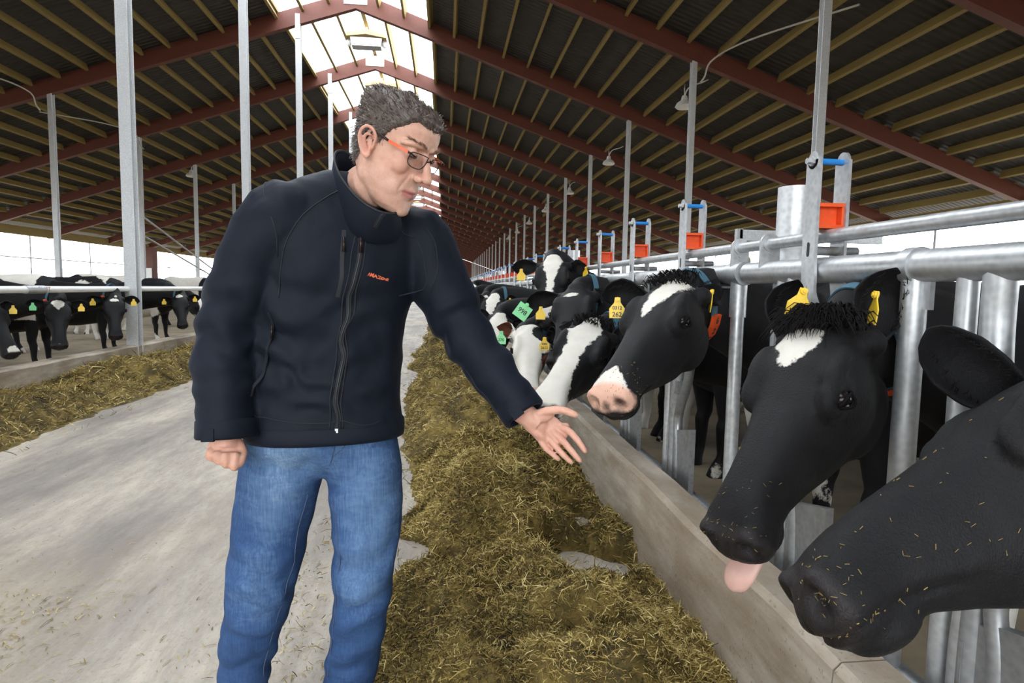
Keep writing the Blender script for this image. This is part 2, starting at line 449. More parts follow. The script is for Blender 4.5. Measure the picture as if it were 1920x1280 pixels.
for k in range(K0+3, 14):
    o = rl if first else copy_tree(rl); first = False
    o.location = (XRIDGE, YA1+BAY*k+2.5, HR+.1)
    tag(o, {0: 'beige hooded lamp box under the skylight above the man\'s head', 1: 'smaller beige lamp hood right behind the man\'s hair'}.get(k, 'distant beige lamp box in the row under the skylight ridge'), 'lamp', 'lamps under the ridge')
# bell lamps on the purlins
def bell_lamp(side):
    r = empty('bell_lamp')
    n = 14; prof = [(.05, .22), (.07, .2), (.09, .1), (.2, .02), (.24, -.06), (.2, -.1), (.05, -.12)]
    m = MB(); m.loft([[(a*math.cos(2*PI*k/n), a*math.sin(2*PI*k/n), z) for k in range(n)] for a, z in prof]); m.build('lamp_shell', M['white'], r, SA)
    m = MB(); m.tube(spline([(0, 0, .2), (.1*side, -.1, .42), (.45*side, -.5, .52), (.6*side, -1.1, .95)], 12), .018, 6); m.build('cable', M['white'], r)
    MB().tube([(0, 0, .2), (0, 0, .5)], .02, 6).build('hook', M['galv'], r)
    return r
lampR = bell_lamp(1)
LZ = roof(6.2)-.12
for k, y in enumerate((16, 23.5, 31, 38.5, 46, 53.5, 61)):
    o = lampR if k == 0 else copy_tree(lampR); o.location = (6.2, y, LZ)
    tag(o, ['white bell lamp hanging left of the second right roof post', 'white bell lamp further back beside the third right roof post'][k] if k < 2 else 'small distant white bell lamp under the right roof', 'lamp', 'bell lamps under the right roof')
ll = copy_tree(lampR); ll.location = (-11.5, 29.9, roof(-11.5)-.1); tag(ll, 'single white bell lamp under the dark left roof', 'lamp')
# loose cables drooping off purlin ends
for i, (x, y) in enumerate(((5.9, 13.9), (6.3, 9.0), (-11.3, 18.8), (-11.0, 24))):
    s = 1 if x > 0 else -1
    m = MB(); z = roof(x)
    m.tube(spline([(x+s*1.2, y-3.5, roof(x+s*1.2)+.3), (x+s*.4, y-1.2, z+.15), (x, y-.25, z+.05), (x-s*.12, y-.15, z-.28), (x-s*.22, y-.15, z-.42)], 20), .02, 6)
    tag(m.build('drooping_cable', plain('pale_cable%d' % i, (.5, .48, .42), .6)), ['pale cable drooping below the rafter left of the second right post', 'pale cable drooping below the rafter left of the nearest right post', 'pale cable drooping at the far left rafter', 'pale cable drooping behind the widest left post'][i], 'cable')

# ---------------------------------------------------------------- left neck rail
nr = empty('neck_rail', (-4.3, 0, 0)); tag(nr, 'long white steel neck rail along the left curb', 'rail')
y = 1.0
while y < 90:
    MB().tube([(0, y+.02, 1.10), (0, min(y+6, 90), 1.10)], .036, 12).build('rail_pipe', M['white'], nr, SA); 
    MB().tube([(0, y-.15, 1.10), (0, y+.15, 1.10)], .044, 12).build('coupling', M['galv'], nr, SA); y += 6
# ================================================================ headlock feed fence on the right
PL = 3.65
ZB, ZT, RB, RT = 1.268, 1.363, .037, .019
def fence_parts(root, pairs, y0, y1, detail=True):
    """one panel in local coordinates: x=0 is the fence line, y along the aisle"""
    g = M['galv']; n = 16
    MB().tube([(0, y0+.03, ZB), (0, y1-.03, ZB)], RB, n).build('top_rail', g, root, SA)
    MB().tube([(0, y0+.0, ZT), (0, y1, ZT)], RT, 12).build('control_rod', g, root, SA)
    MB().tube([(.02, y0, .285), (.02, y1, .285)], .03, 12).build('bottom_rail', M['galv_dirty'], root, SA)
    # panel leg with its wider sleeve and pipe collar
    m = MB(); yl = y0+.045
    m.tube([(0, yl, .2), (0, yl, ZB-.02)], .0245, 14); m.tube([(0, yl, ZB-.16), (0, yl, ZB-.03)], .03, 14); m.build('panel_leg', g, root, SA)
    m = MB(); m.tube([(0, yl-.05, ZB), (0, yl+.05, ZB)], RB+.006, 18); m.box((.0, yl+.11, ZB-.05), (.05, .2, .008)); m.build('pipe_collar', g, root, SA)
    for yy in (y0-.16, y0+.05):          # eyelet plates that carry the rod
        m = MB(); k = 14; pl = [(-.034, -.08)]+[(.034*math.cos(PI-PI*i/k), .0+.034*math.sin(PI-PI*i/k)) for i in range(k+1)]+[(.034, -.08)]
        # plate lies across the rod, thin along y
        m.add([(a, -.005, b) for a, b in pl]+[(a, .005, b) for a, b in pl], [tuple(range(len(pl))), tuple(range(2*len(pl)-1, len(pl)-1, -1))]+[(i, (i+1) % len(pl), (i+1) % len(pl)+len(pl), i+len(pl)) for i in range(len(pl))])
        m.tube([(0, -.012, 0), (0, .012, 0)], RT+.008, 12); m.tube([(.0, -.014, -.03), (0, .014, -.03)], .008, 8)
        o = m.build('eyelet_plate', g, root, SA); o.location = (0, yy, ZT)
    first = None
    for yp in pairs:
        if first is None:
            a = MB(); a.tube([(0, 0, .28), (0, 0, ZB)], .0215, 12); sa = a.build('stall_tube', g, root, SA)
            # second member: wide tube that bows out sideways below
            b = MB(); b.tube(spline([(.0, -.075, ZB), (.0, -.075, 1.13), (.0, -.085, 1.02), (.0, -.12, .93), (0, -.12, .82), (0, -.08, .66), (0, -.06, .5), (0, -.06, .3)], 24), [.03]*10+[.026]*14, 12); sb = b.build('bowed_tube', g, root, SA)
            # swinging lock bar: two flat uprights straddling the rails, then a bent tube to the pivot plate
            c = MB(); yl = 0.0
            front = [(-.044, yl, 1.575), (-.044, yl, 1.36), (-.044, yl, 1.30), (-.044, yl-.005, 1.24), (-.045, yl-.012, 1.19), (-.03, yl-.03, 1.13), (-.012, yl-.035, 1.08)]
            back = [(.044, yl, 1.575), (.044, yl, 1.36), (.044, yl, 1.30), (.044, yl-.005, 1.24), (.045, yl-.012, 1.19), (.03, yl-.03, 1.13), (.012, yl-.035, 1.08)]
            for q in (front, back):
                pts = spline(q, 26)
                for sgn in (1,):
                    c.tube(pts, 1, flat=(.062, .009), ref=(0, 1, 0))
                c.tube([(q[0][0]-.0045, yl, 1.575), (q[0][0]+.0045, yl, 1.575)], .025, 16)
            lb = c.build('lock_bar', g, root, SA)
            d = MB(); d.tube(spline([(0, -.035, 1.12), (0, -.05, .95), (0, -.02, .8), (0, .05, .68), (0, .075, .6), (0, .06, .5), (0, .05, .34)], 26), .021, 12); d.build('swing_tube', M['galv_dirty'], lb, SA)
            e = MB(); e.tube([(-.04, 0, 1.572), (.04, 0, 1.572)], .009, 12); e.build('roller', M['blue'], lb, SA)
            e = MB(); e.tube([(-.068, 0, 1.572), (-.046, 0, 1.572)], .009, 6); e.tube([(-.056, 0, 1.572), (-.049, 0, 1.572)], .014, 6); e.build('roller_bolt', g, lb, SA)
            e = MB(); e.box2((-.04, -.022, 1.385), (.04, .022, 1.395)); e.box2((-.04, -.022, 1.445), (.04, .022, 1.455))
            for x in (-.038, .038): e.box2((x-.004, -.02, 1.385), (x+.004, .02, 1.455))
            e.box2((-.04, .004, 1.385), (.04, .022, 1.455)); e.build('stop_block', M['orange'], lb)
            e = MB(); e.tube([(-.03, -.0, 1.322), (.1, -.0, 1.322)], .013, 12, caps=False); e.tube([(-.03, 0, 1.322), (.1, 0, 1.322)], .010, 12, caps=False); e.build('spacer_tube', M['galv_dirty'], lb, SA)
            for x in (-.0492, ):
                e = MB(); k = 10; pts = [(x, .007*math.cos(a), 1.325+(.014 if math.sin(a) > 0 else -.014)+.007*math.sin(a)) for a in np.linspace(0, 2*PI, k, endpoint=False)]
                e.add(pts, [tuple(range(k))]); e.build('slot', M['black'], lb)  # flat black face painted for the shade inside the slot
            # pivot plate near the curb
            e = MB(); q = [(-.1, .30), (-.1, .60), (.07, .56), (.08, .545), (.14, .55), (.14, .32), (.05, .26)]
            e.add([(-.012, a, b) for a, b in q]+[(.012, a, b) for a, b in q], [tuple(range(7)), tuple(range(13, 6, -1))]+[(i, (i+1) % 7, (i+1) % 7+7, i+7) for i in range(7)])
            pv = e.build('pivot_plate', M['galv_dirty'], lb)
            e = MB(); e.tube([(0, .12, .28), (0, .12, .8)], .026, 12); e.box2((-.0275, .115, .36), (-.0255, .122, .5)); e.build('pivot_tube', M['galv_dirty'], lb, SA)
            e = MB(); e.box2((-.02, .045, .73), (.02, .115, .79)); e.build('catch', M['galv_dirty'], lb)
            first = (sa, sb, lb)
            sa.location = sb.location = (0, yp, 0); lb.location = (0, yp-.2, 0)
        else:
            for q, dy in zip(first, (0, 0, -.2)):
                k = copy_tree(q, root); k.location = (0, yp+dy, 0)
pA = empty('headlock_panel', (XF, 0, 0)); tag(pA, 'nearest galvanised headlock panel at the right edge, holding the tongue-out cow', 'feed fence', 'headlock panels')
fence_parts(pA, [-.23, .47, 1.17, 1.87], 2.13-PL, 2.13)
pB = empty('headlock_panel', (XF, 0, 0)); tag(pB, 'second galvanised headlock panel, beginning between the two nearest black cow heads', 'feed fence', 'headlock panels')
# the near panel of the photograph carries one leg between its last two stalls
q = MB(); q.tube([(0, 1.317, .2), (0, 1.317, ZB)], .0285, 14); q.tube([(0, 1.30, ZB), (0, 1.335, ZB)], RB+.006, 18); q.box2((.0, 1.27, ZB-.1), (.012, 1.29, ZB-.03)); q.build('middle_leg', M['galv'], pA, SA)
fence_parts(pB, [2.83+.73*i for i in range(5)], 2.13, 2.13+PL)
for k in range(1, 17):
    c = copy_tree(pB); c.location = (XF, PL*k, 0)
    tag(c, ['third', 'fourth', 'fifth', 'sixth', 'seventh', 'eighth'][k-1]+' nearest galvanised headlock panel along the right curb' if k < 7 else 'distant galvanised headlock panel in the receding right fence', 'feed fence', 'headlock panels')
far = empty('headlock_panel', (XF, 64, 0)); tag(far, 'farthest run of the right headlock fence near the end of the aisle', 'feed fence')
MB().tube([(0, 0, ZB), (0, 60, ZB)], RB, 8).build('top_rail', M['galv'], far, SA); MB().tube([(0, 0, ZT), (0, 60, ZT)], RT, 8).build('control_rod', M['galv'], far, SA)
m = MB()
for i in range(82): m.tube([(0, i*.73, .28), (0, i*.73, ZB)], .035, 6); m.tube([(-.05, i*.73+.3, 1.1), (-.07, i*.73+.3, 1.58)], .025, 6)
m.build('stall_tubes', M['galv'], far, SA)['kind'] = 'stuff'
# round socket posts behind the fence
m = MB(); n = 24
for r0, r1, flip in ((.056, .056, 0), (.05, .05, 1)): m.loft([[(r0*math.cos(2*PI*k/n), r0*math.sin(2*PI*k/n), z) for k in range(n)] for z in (.0, 1.56)], caps=False)
m.loft([[(r*math.cos(2*PI*k/n), r*math.sin(2*PI*k/n), 1.56) for k in range(n)] for r in (.05, .056)], caps=False)
sp = m.build('socket_post', M['post'], None, SA)
for k in range(14):
    o = sp if k == 0 else sp.copy()
    if k: COL.objects.link(o)
    o.location = (1.19, 2.02+PL*k, 0)
    tag(o, ['thick round galvanised post with open top behind the nearest lock handle', 'thick round galvanised post with open top behind the second black cow'][k] if k < 2 else 'distant thick round post behind the right headlock fence', 'post', 'round posts behind the headlock fence')
# cubicle gate far behind, with red lettering
cg = empty('cubicle_gate', (3.05, 6.2, 0)); tag(cg, 'grey steel gate beam with red lettering behind the right fence', 'gate')
MB().box2((0, -.03, 1.74), (1.6, .03, 1.85)).build('gate_beam', M['post'], cg); MB().box2((-.03, -.03, 0), (.03, .03, 1.86)).build('gate_post', M['galv'], cg)
MB().tube(spline([(0, -.05, 1.74), (.05, -.06, 1.6), (.1, -.06, 1.52), (.04, -.06, 1.4)], 10), .02, 6).build('twine', plain('twine', (.35, .28, .16), .9), cg)
def text_mesh(body, size, mat, bold=0.):
    cu = bpy.data.curves.new('t', 'FONT'); cu.body = body; cu.size = size; cu.align_x = 'CENTER'; cu.align_y = 'CENTER'; cu.extrude = .0004; cu.offset = bold
    cu.resolution_u = 3
    o = bpy.data.objects.new('t', cu); COL.objects.link(o); dg = bpy.context.evaluated_depsgraph_get(); dg.update()
    me = bpy.data.meshes.new_from_object(o.evaluated_get(dg)); bpy.data.objects.remove(o); me.materials.clear(); me.materials.append(mat); return me
RED = plain('red_print', (.45, .03, .06), .6)
tm = text_mesh('GLAFT', .085, RED); o = link('lettering', tm, None, cg); o.location = (.62, -.032, 1.795); o.rotation_euler = (PI/2, 0, 0)
tm = text_mesh('GLAFT', .075, RED); o = link('lettering', tm, None, nr); o.location = (.037, 7.1, 1.1); o.rotation_euler = (PI/2, 0, PI/2)
# cubicle rails behind the right cows
cr = empty('cubicle_rail', (5.3, 0, 0)); tag(cr, 'galvanised cubicle rails behind the right-hand cows', 'rail')
for z in (.55, 1.05): MB().tube([(0, 1, z), (0, 60, z)], .03, 8).build('rail_pipe', M['galv'], cr, SA)
# ================================================================ cows
def cow_material():
    t = NT('cow_hide')
    def attr(n): 
        q = t.n('ShaderNodeAttribute'); q.attribute_name = n; return q.outputs['Fac']
    co = t.n('ShaderNodeTexCoord').outputs['Object']
    nz = t.noise(26, 3, co); nf = t.noise(140, 2, co)
    jit = t.math('ADD', t.math('MULTIPLY', t.math('SUBTRACT', nz, .5), .045), t.math('MULTIPLY', t.math('SUBTRACT', nf, .5), .016))
    def mask(n, w=.004, k=1.0):
        s = t.math('ADD', attr(n), t.math('MULTIPLY', jit, k)); return t.math('SMOOTHSTEP', s, -w, w) if False else t.ramp(t.math('ADD', t.math('MULTIPLY', s, .5/w*.5), .5), [(.25, 0), (.75, 1)])
    n1 = t.noise(300, 2, co); n2 = t.noise(18, 4, co)
    blk = t.mix(n2, (.006, .006, .007), (.014, .0138, .015))
    wht = t.mix(t.noise(14, 4, co), (.56, .52, .45), (.74, .72, .67))
    c = t.mix(mask('brown'), blk, (.1, .03, .015))
    c = t.mix(mask('white'), c, wht)
    pk = t.mix(t.noise(40, 3, co), (.62, .34, .25), (.72, .47, .36))
    c = t.mix(mask('pink', .008, .5), c, pk)
    c = t.mix(mask('nose', .008, .4), c, (.022, .019, .02))
    c = t.mix(mask('hole', .006, .2), c, (.004, .003, .003))
    hs = t.noise(1, 3, co, (420, 420, 60), .6); t.bump(t.math('ADD', t.math('ADD', n1, t.math('MULTIPLY', nf, .8)), t.math('MULTIPLY', hs, 1.2)), .38, .004)
    r = t.mix(mask('nose', .008, .4), (.55,)*3, (.32,)*3)
    t.set(c, None, 0, .14); rs = t.n('ShaderNodeRGBToBW'); t.l(r, rs.inputs[0]); t.l(rs.outputs[0], t.b.inputs['Roughness'])
    t.b.inputs['Sheen Weight'].default_value = .012; t.b.inputs['Sheen Roughness'].default_value = .5
    return t.m
M['cow'] = cow_material()
M['eye'] = plain('cow_eye', (.010, .007, .007), .1, spec=.22)
M['eyewhite'] = plain('cow_eye_white', (.2, .2, .23), .4)
M['tag_yellow'] = plain('yellow_tag', (.75, .5, .03), .45, var=.08, scale=90)
M['tag_green'] = plain('green_tag', (.2, .62, .27), .45, var=.08, scale=90)
M['ink'] = plain('tag_ink', (.03, .03, .03), .6)
M['strap'] = plain('blue_grey_strap', (.045, .12, .17), .7, var=.15, scale=120, bump=.3)
M['strapblue'] = plain('blue_strap', (.01, .04, .25), .6)
M['tongue'] = plain('tongue', (.66, .40, .34), .4, var=.06, scale=50)
M['inner_ear'] = plain('inner_ear', (.03, .022, .02), .8)
M['muckhair'] = plain('poll_hair_black', (.010, .009, .009), .85, spec=.08)
M['hairwhite'] = plain('poll_hair_white', (.6, .57, .5), .6)
CS, UW = 1.05, 1.1                          # head scale, extra width
GROUND = -.0
HEAD = [(-.025, .05, -.03, -.15), (.0, .075, .0, -.18), (.04, .092, .012, -.215), (.09, .104, .018, -.24), (.14, .108, .016, -.255), (.19, .1, .006, -.262), (.24, .086, -.002, -.255),
        (.30, .072, -.006, -.23), (.36, .062, -.010, -.198), (.42, .058, -.014, -.172), (.47, .062, -.020, -.160), (.51, .072, -.030, -.162), (.54, .074, -.044, -.16), (.562, .064, -.062, -.148), (.575, .042, -.085, -.125)]
def head_pieces(mb, L):
    """L maps (a,u,n) to cow space"""
    secs = []; n = 28
    for a, hw, t, b in HEAD:
        mid, h = (t+b)/2, (t-b)/2; s = []
        for k in range(n):
            th = 2*PI*k/n; c, d = math.cos(th), math.sin(th)
            pu = .62 if d > 0 else .95
            taper = 1 if d > -.1 else 1-.38*min(1, (-d-.1)/.9)      # jaw narrower below
            s.append(L((a-.0, hw*math.copysign(abs(c)**pu, c)*taper, mid+h*math.copysign(abs(d)**.75, d))))
        secs.append(s)
    mb.loft(secs)
    def e(c, r):
        A = [np.array(L(tuple(np.array(c)+np.eye(3)[i]*.01)))-np.array(L(c)) for i in range(3)]
        mb.ell(L(c), [q*CS for q in r], A, 18, 12)
    e((-.005, 0, -.01), (.04, .06, .035))
    for s in (-1, 1):
        e((.19, s*.088, -.04), (.058, .028, .045))
        e((.135, s*.085, -.004), (.06, .026, .02))
        e((.13, s*.06, -.185), (.115, .038, .075))
        e((.545, s*.045, -.075), (.03, .03, .035))
        e((.02, s*.09, -.06), (.035, .035, .035))      # ear root
        e((.33, s*.05, -.1), (.12, .022, .05))
    e((.49, 0, -.158), (.055, .045, .026))
    e((.552, 0, -.105), (.028, .06, .035))
def sculpt_head(v, hc):
    """local dents: nostrils, mouth line, eye sockets (hc in head units)"""
    a, u, n = hc.T; d = np.zeros_like(hc)
    for s in (-1, 1):
        # nostril: comma-shaped pit opening forward and sideways
        r = ((a-.568)/.02)**2+((u-s*.046)/.015)**2+((n+.078)/.02)**2
        w = np.exp(-r*.9); d[:, 0] -= w*.03; d[:, 1] -= s*w*.012
        r = ((a-.195)/.03)**2+((u-s*.118)/.03)**2+((n+.042)/.019)**2
        w = np.exp(-r); d[:, 1] -= s*w*.014
        # mouth corner groove along the cheek
        m = (np.exp(-((n-(-.125-.02*smoothstep(.5, .36, a)))/.006)**2))*smoothstep(.36, .42, a)*(np.sign(u) == s)
        d[:, 1] -= s*m*.010
        # hollow in front of the cheek
        r = ((a-.36)/.06)**2+((n+.10)/.035)**2; d[:, 1] -= s*np.exp(-r)*.010*(np.sign(u) == s)
    m = np.exp(-((n+.132)/.006)**2)*smoothstep(.53, .56, a); d[:, 0] -= m*.012
    # groove between the nostrils
    m = np.exp(-(u/.006)**2)*smoothstep(.55, .57, a)*(n > -.13); d[:, 0] -= m*.004
    return d
def cow_frame(head):
    P, a, n = [np.array(q, float) for q in head]; a = norm(a); n = norm(n-a*np.dot(n, a)); u = np.cross(n, a)
    return P, a, u, n
def build_cow(name, head, chest, heading, voxel, fields, neck_mid=None, legs=True, top=1.30):
    """head=(poll, nose axis, forehead normal); chest=(x,y) of the brisket; heading = direction the body extends backwards"""
    P, A, U, N = cow_frame(head)
    root = empty(name, (chest[0], chest[1], 0)); O = np.array([chest[0], chest[1], 0.])
    def L(q): return tuple(P+(A*q[0]+U*q[1]*UW+N*q[2])*CS-O)
    mb = MB(); head_pieces(mb, L)
    hd = np.array([math.cos(heading), math.sin(heading), 0]); sd = np.array([-hd[1], hd[0], 0]); zz = np.array([0, 0, 1.])
    sc = top/1.30
    st = [(0, 1.16, .80, .10), (.08, 1.22, .62, .19), (.25, 1.28, .54, .26), (.45, 1.285, .50, .31), (.75, 1.265, .46, .37), (1.1, 1.255, .46, .385), (1.35, 1.27, .52, .34), (1.55, 1.29, .66, .29), (1.68, 1.27, .78, .24), (1.76, 1.2, .9, .15)]
    n = 28
    secs = []
    for d, t, b, hw in st:
        t, b = t*sc, b*sc; mid, h = (t+b)/2, (t-b)/2
        secs.append([tuple(hd*d+sd*hw*math.copysign(abs(math.cos(k*2*PI/n))**.8, math.cos(k*2*PI/n))+zz*(mid+h*math.sin(k*2*PI/n))) for k in range(n)])
    mb.loft(secs)
    for s in (-1, 1): mb.ell(hd*1.42+sd*s*.2+zz*1.19*sc, (.12, .06, .06), [hd, sd, zz])
    # neck
    p0 = np.array(L((.06, 0, -.125))); p3 = hd*.16+zz*.93*sc; q0 = np.array(L((-.12, 0, -.17)))
    p1 = q0*.6+p3*.1+p0*.3 if neck_mid is None else None
    mid = (np.array(neck_mid)-O) if neck_mid is not None else q0*.55+p3*.45
    path = spline([p0, q0, mid, p3, hd*.42+zz*.9*sc], 16); secs = []
    for i, c in enumerate(path):
        f = i/15; tg = norm(path[min(i+1, 15)]-path[max(i-1, 0)])
        hw = np.interp(f, [0, .25, .5, .75, 1], [.075, .088, .105, .16, .22]); hh = np.interp(f, [0, .25, .5, .75, 1], [.11, .14, .185, .29, .34])
        sv = U*(1-f)+sd*f*np.sign(np.dot(U, sd) or 1); sv = norm(sv-tg*np.dot(sv, tg)); vv = np.cross(tg, sv)
        secs.append([tuple(c+sv*hw*math.cos(k*2*PI/20)+vv*hh*math.sin(k*2*PI/20)) for k in range(20)])
    mb.loft(secs)
    if legs:
        for s in (-1, 1):
            o = hd*.28+sd*s*.15
            mb.tube([o+zz*.8, o+zz*.62, o+hd*.02+zz*.38, o+zz*.33, o+zz*.14, o-hd*.03+zz*.07, o-hd*.045+zz*.0], [.12, .085, .052, .05, .034, .045, .06], 12)
            o = hd*1.52+sd*s*.17
            mb.tube([o+zz*.95, o-hd*.1+zz*.68, o+hd*.03+zz*.5, o+hd*.1+zz*.42, o+hd*.06+zz*.16, o+hd*.02+zz*.08, o-hd*.01+zz*0], [.17, .13, .07, .055, .038, .048, .06], 12)
        mb.ell(hd*1.28+zz*.5, (.2, .15, .14), [hd, sd, zz])
        mb.tube(spline([hd*1.72+zz*1.22*sc, hd*1.82+zz*1.0, hd*1.82+zz*.6, hd*1.8+zz*.35], 10), [.03, .028, .026, .024, .022, .022, .024, .03, .04, .015], 8)
    me = remesh(mb, voxel, 3, .5)
    v = np_mesh(me); rel = v+O-P; hc = np.stack([rel@A, rel@U/UW, rel@N], 1)/CS
    d = sculpt_head(v, hc)*CS; v = v+d[:, :1]*A+d[:, 1:2]*U+d[:, 2:]*N
    if voxel < .03: v = v+N*0
    set_np(me, v)
    W = v+O; bd = np.stack([v@hd, v@sd, v[:, 2]], 1)
    inhead = (hc[:, 0] > -.08) & (np.abs(hc[:, 1]) < .2) & (hc[:, 2] > -.32) & (hc[:, 2] < .1) & (hc[:, 0] < .7)
    base = dict(white=np.full(len(v), -.1), brown=np.full(len(v), -.1), pink=np.full(len(v), -.1),
                nose=np.where(inhead, np.minimum(hc[:, 0]-.535-.5*np.maximum(0, -.115-hc[:, 2]), .1), -.1), hole=np.full(len(v), -.1))
    for s in (-1, 1):
        r = np.sqrt(((hc[:, 0]-.552)/1.6)**2+(hc[:, 1]-s*.043)**2+(hc[:, 2]+.079)**2); base['hole'] = np.maximum(base['hole'], .012-r)
    for k, fn in fields.items():
        base[k] = fn(hc, bd, inhead, base[k])
    for k, x in base.items():
        at = me.attributes.new(k, 'FLOAT', 'POINT'); at.data.foreach_set('value', np.clip(x, -.1, .1).astype(np.float32))
    body = link('body', me, M['cow'], root, True)
    # eyes
    for s in (-1, 1):
        c = L((.195, s*.0985, -.043)); m = MB(); m.ell(c, (.022*CS,)*3, [A, U, N], 20, 14); e = m.build('eye', M['eye'], root, True)
        m = MB()
        for dn in (-1, 1):                      # lids
            pts = []
            for q in np.linspace(-1, 1, 13):
                da = q*.025; dnn = dn*.014*(1-abs(q)**1.8)+.004*q
                du = math.sqrt(max(.0242**2-min(da*da+dnn*dnn, .0005), 1e-5)); pts.append(L((.195+da, s*(.1+du-.004*abs(q)**3), -.043+dnn)))
            m.tube(pts, [.0015]+[.0038]*11+[.0015], 8)
        m.build('eyelid', M['cow_lid'], e, True)
        m = MB(); c2 = np.array(L((.195+.013, s*(.1+.0135), -.043-.004))); m.ell(c2, (.0065, .0045, .0028), [A, U, N], 10, 8); m.build('eye_white', M['eyewhite'], e, True)
    root['_f'] = 0; del root['_f']
    return dict(root=root, O=O, L=L, P=P, A=A, U=U, N=N, path=path, hd=hd, sd=sd)
M['cow_lid'] = plain('eyelid', (.008, .007, .008), .9, spec=.05)

def ear(c, side, tip, face, w=.115, white=0, brown=False, tuft=True, parent=None):
    """ear from the head to a world point tip; face = direction the open side looks"""
    r0 = np.array(c['L']((.015, side*.098, -.06))); r1 = np.array(tip, float)-c['O']; ax = r1-r0; Ln = np.linalg.norm(ax); ax = ax/Ln
    f = np.array(face, float); f = norm(f-ax*np.dot(f, ax)); s = np.cross(ax, f)
    bend = f*-.02
    secs = []; nT = 22; nA = 13
    for i in range(nT):
        t = i/(nT-1); ww = w*(np.interp(t, [0, .08, .2, .4, .6, .8, .92, 1], [.42, .46, .68, .96, 1, .74, .42, .04]))/2
        ph = np.interp(t, [0, .15, .35, .6, 1], [2.3, 1.9, 1.3, 1.0, .6]); R = ww/max(math.sin(min(ph, PI/2)), .3)
        cen = r0+ax*(t*Ln)+bend*math.sin(t*PI)
        out, inn = [], []
        th0 = .008*(1-.6*t)
        for k in range(nA):
            an = -ph+2*ph*k/(nA-1)
            dirv = s*math.sin(an)-f*math.cos(an); o = cen+dirv*R+f*R*math.cos(ph)*.3
            out.append(tuple(o)); inn.append(tuple(o-dirv*th0))
        secs.append(out+inn[::-1])
    m = MB(); m.loft(secs)
    me = m.mesh('ear'); bm = bmesh.new(); bm.from_mesh(me); bmesh.ops.recalc_face_normals(bm, faces=bm.faces); bm.to_mesh(me); bm.free()
    nV = len(me.vertices); v = np_mesh(me)
    t = ((v-r0)@ax)/Ln
    for k, val in (('white', .1 if white == 1 else -.1), ('brown', .1 if brown else -.1), ('pink', -.1), ('nose', -.1), ('hole', -.1)):
        x = np.full(nV, val, np.float32)
        if k == 'white' and white == 2: x = ((.45-t)*.1).astype(np.float32)
        at = me.attributes.new(k, 'FLOAT', 'POINT'); at.data.foreach_set('value', x)
    e = link('ear', me, M['cow'], c['root'], True)
    m = MB()
    if tuft:                                        # hair inside and along the rim
        rg = np.random.default_rng(int(abs(tip[0]*1000))+side)
        for q in range(70):
            t = rg.uniform(.12, .85); ww = w*np.interp(t, [0, .2, .5, .8, 1], [.2, .3, .42, .3, .05]); an = rg.choice([-1, 1])*rg.uniform(.75, 1)
            p = r0+ax*t*Ln+s*an*ww*1.0+bend*math.sin(t*PI); q1 = p+f*rg.uniform(.004, .016)-s*an*rg.uniform(.0, .014)+ax*rg.uniform(.0, .02)
            m.tube([p, (p+q1)/2+f*.003, q1], [.0011, .0009, .0002], 3, caps=False)
        o = m.build('ear_hair', M['muckhair'] if white != 1 else M['hairwhite'], e, fix=False); o['kind'] = 'stuff'
    return dict(obj=e, r0=r0, ax=ax, f=f, s=s, Ln=Ln)
def tag_mesh(mat, lines, kind='flag'):
    m = MB()
    if kind == 'flag': q = [(-.028, -.07), (.028, -.07), (.03, -.035), (.012, -.012), (.01, .008), (-.01, .008), (-.012, -.012), (-.03, -.035)]
    elif kind == 'square': q = [(-.034, -.07), (.034, -.07), (.034, -.002), (-.034, -.002)]
    k = len(q)
    m.add([(x, -.0015, z) for x, z in q]+[(x, .0015, z) for x, z in q], [tuple(range(k)), tuple(range(2*k-1, k-1, -1))]+[(i, (i+1) % k, (i+1) % k+k, i+k) for i in range(k)])
    m.tube([(0, -.007, 0), (0, .004, 0)], .009, 12); m.tube([(0, -.010, 0), (0, -.007, 0)], .005, 10)
    me = m.mesh('ear_tag'); me.materials.append(mat)
    for body, size, z in lines:
        tm = text_mesh(body, size, M['ink'], .0005); bm = bmesh.new(); bm.from_mesh(tm)
        bmesh.ops.rotate(bm, verts=bm.verts, cent=(0, 0, 0), matrix=Matrix.Rotation(PI/2, 3, 'X')); bmesh.ops.translate(bm, verts=bm.verts, vec=(0, -.0022, z))
        for fc in bm.faces: fc.material_index = 1
        bm2 = bmesh.new(); bm2.from_mesh(me); bm.to_mesh(tm); bm2.from_mesh(tm); 
        n0 = len(me.polygons)
        bm2.to_mesh(me); 
        if len(me.materials) == 1: me.materials.append(M['ink'])
        bm.free(); bm2.free()
    return me
TAGS = {}
def ear_tag(c, e, pos, face, mat='tag_yellow', lines=(), kind='flag', tilt=0, scale=1.0):
    """pos world position of the stud; face = direction the print looks"""
    key = (mat, tuple(lines), kind)
    if key not in TAGS: TAGS[key] = tag_mesh(M[mat], lines, kind)
    o = bpy.data.objects.new('ear_tag', TAGS[key]); COL.objects.link(o); o.parent = e['obj']
    y = -norm(face); z = np.array([0, 0, 1.]); z = norm(z-y*np.dot(z, y)); x = np.cross(y, z)
    R = Matrix(np.stack([x, y, z], 1).tolist()).to_4x4() @ Matrix.Rotation(tilt, 4, 'Y')
    o.matrix_local = Matrix.Translation(Vector((np.array(pos)-c['O']).tolist())) @ R @ Matrix.Scale(scale, 4)
    return o
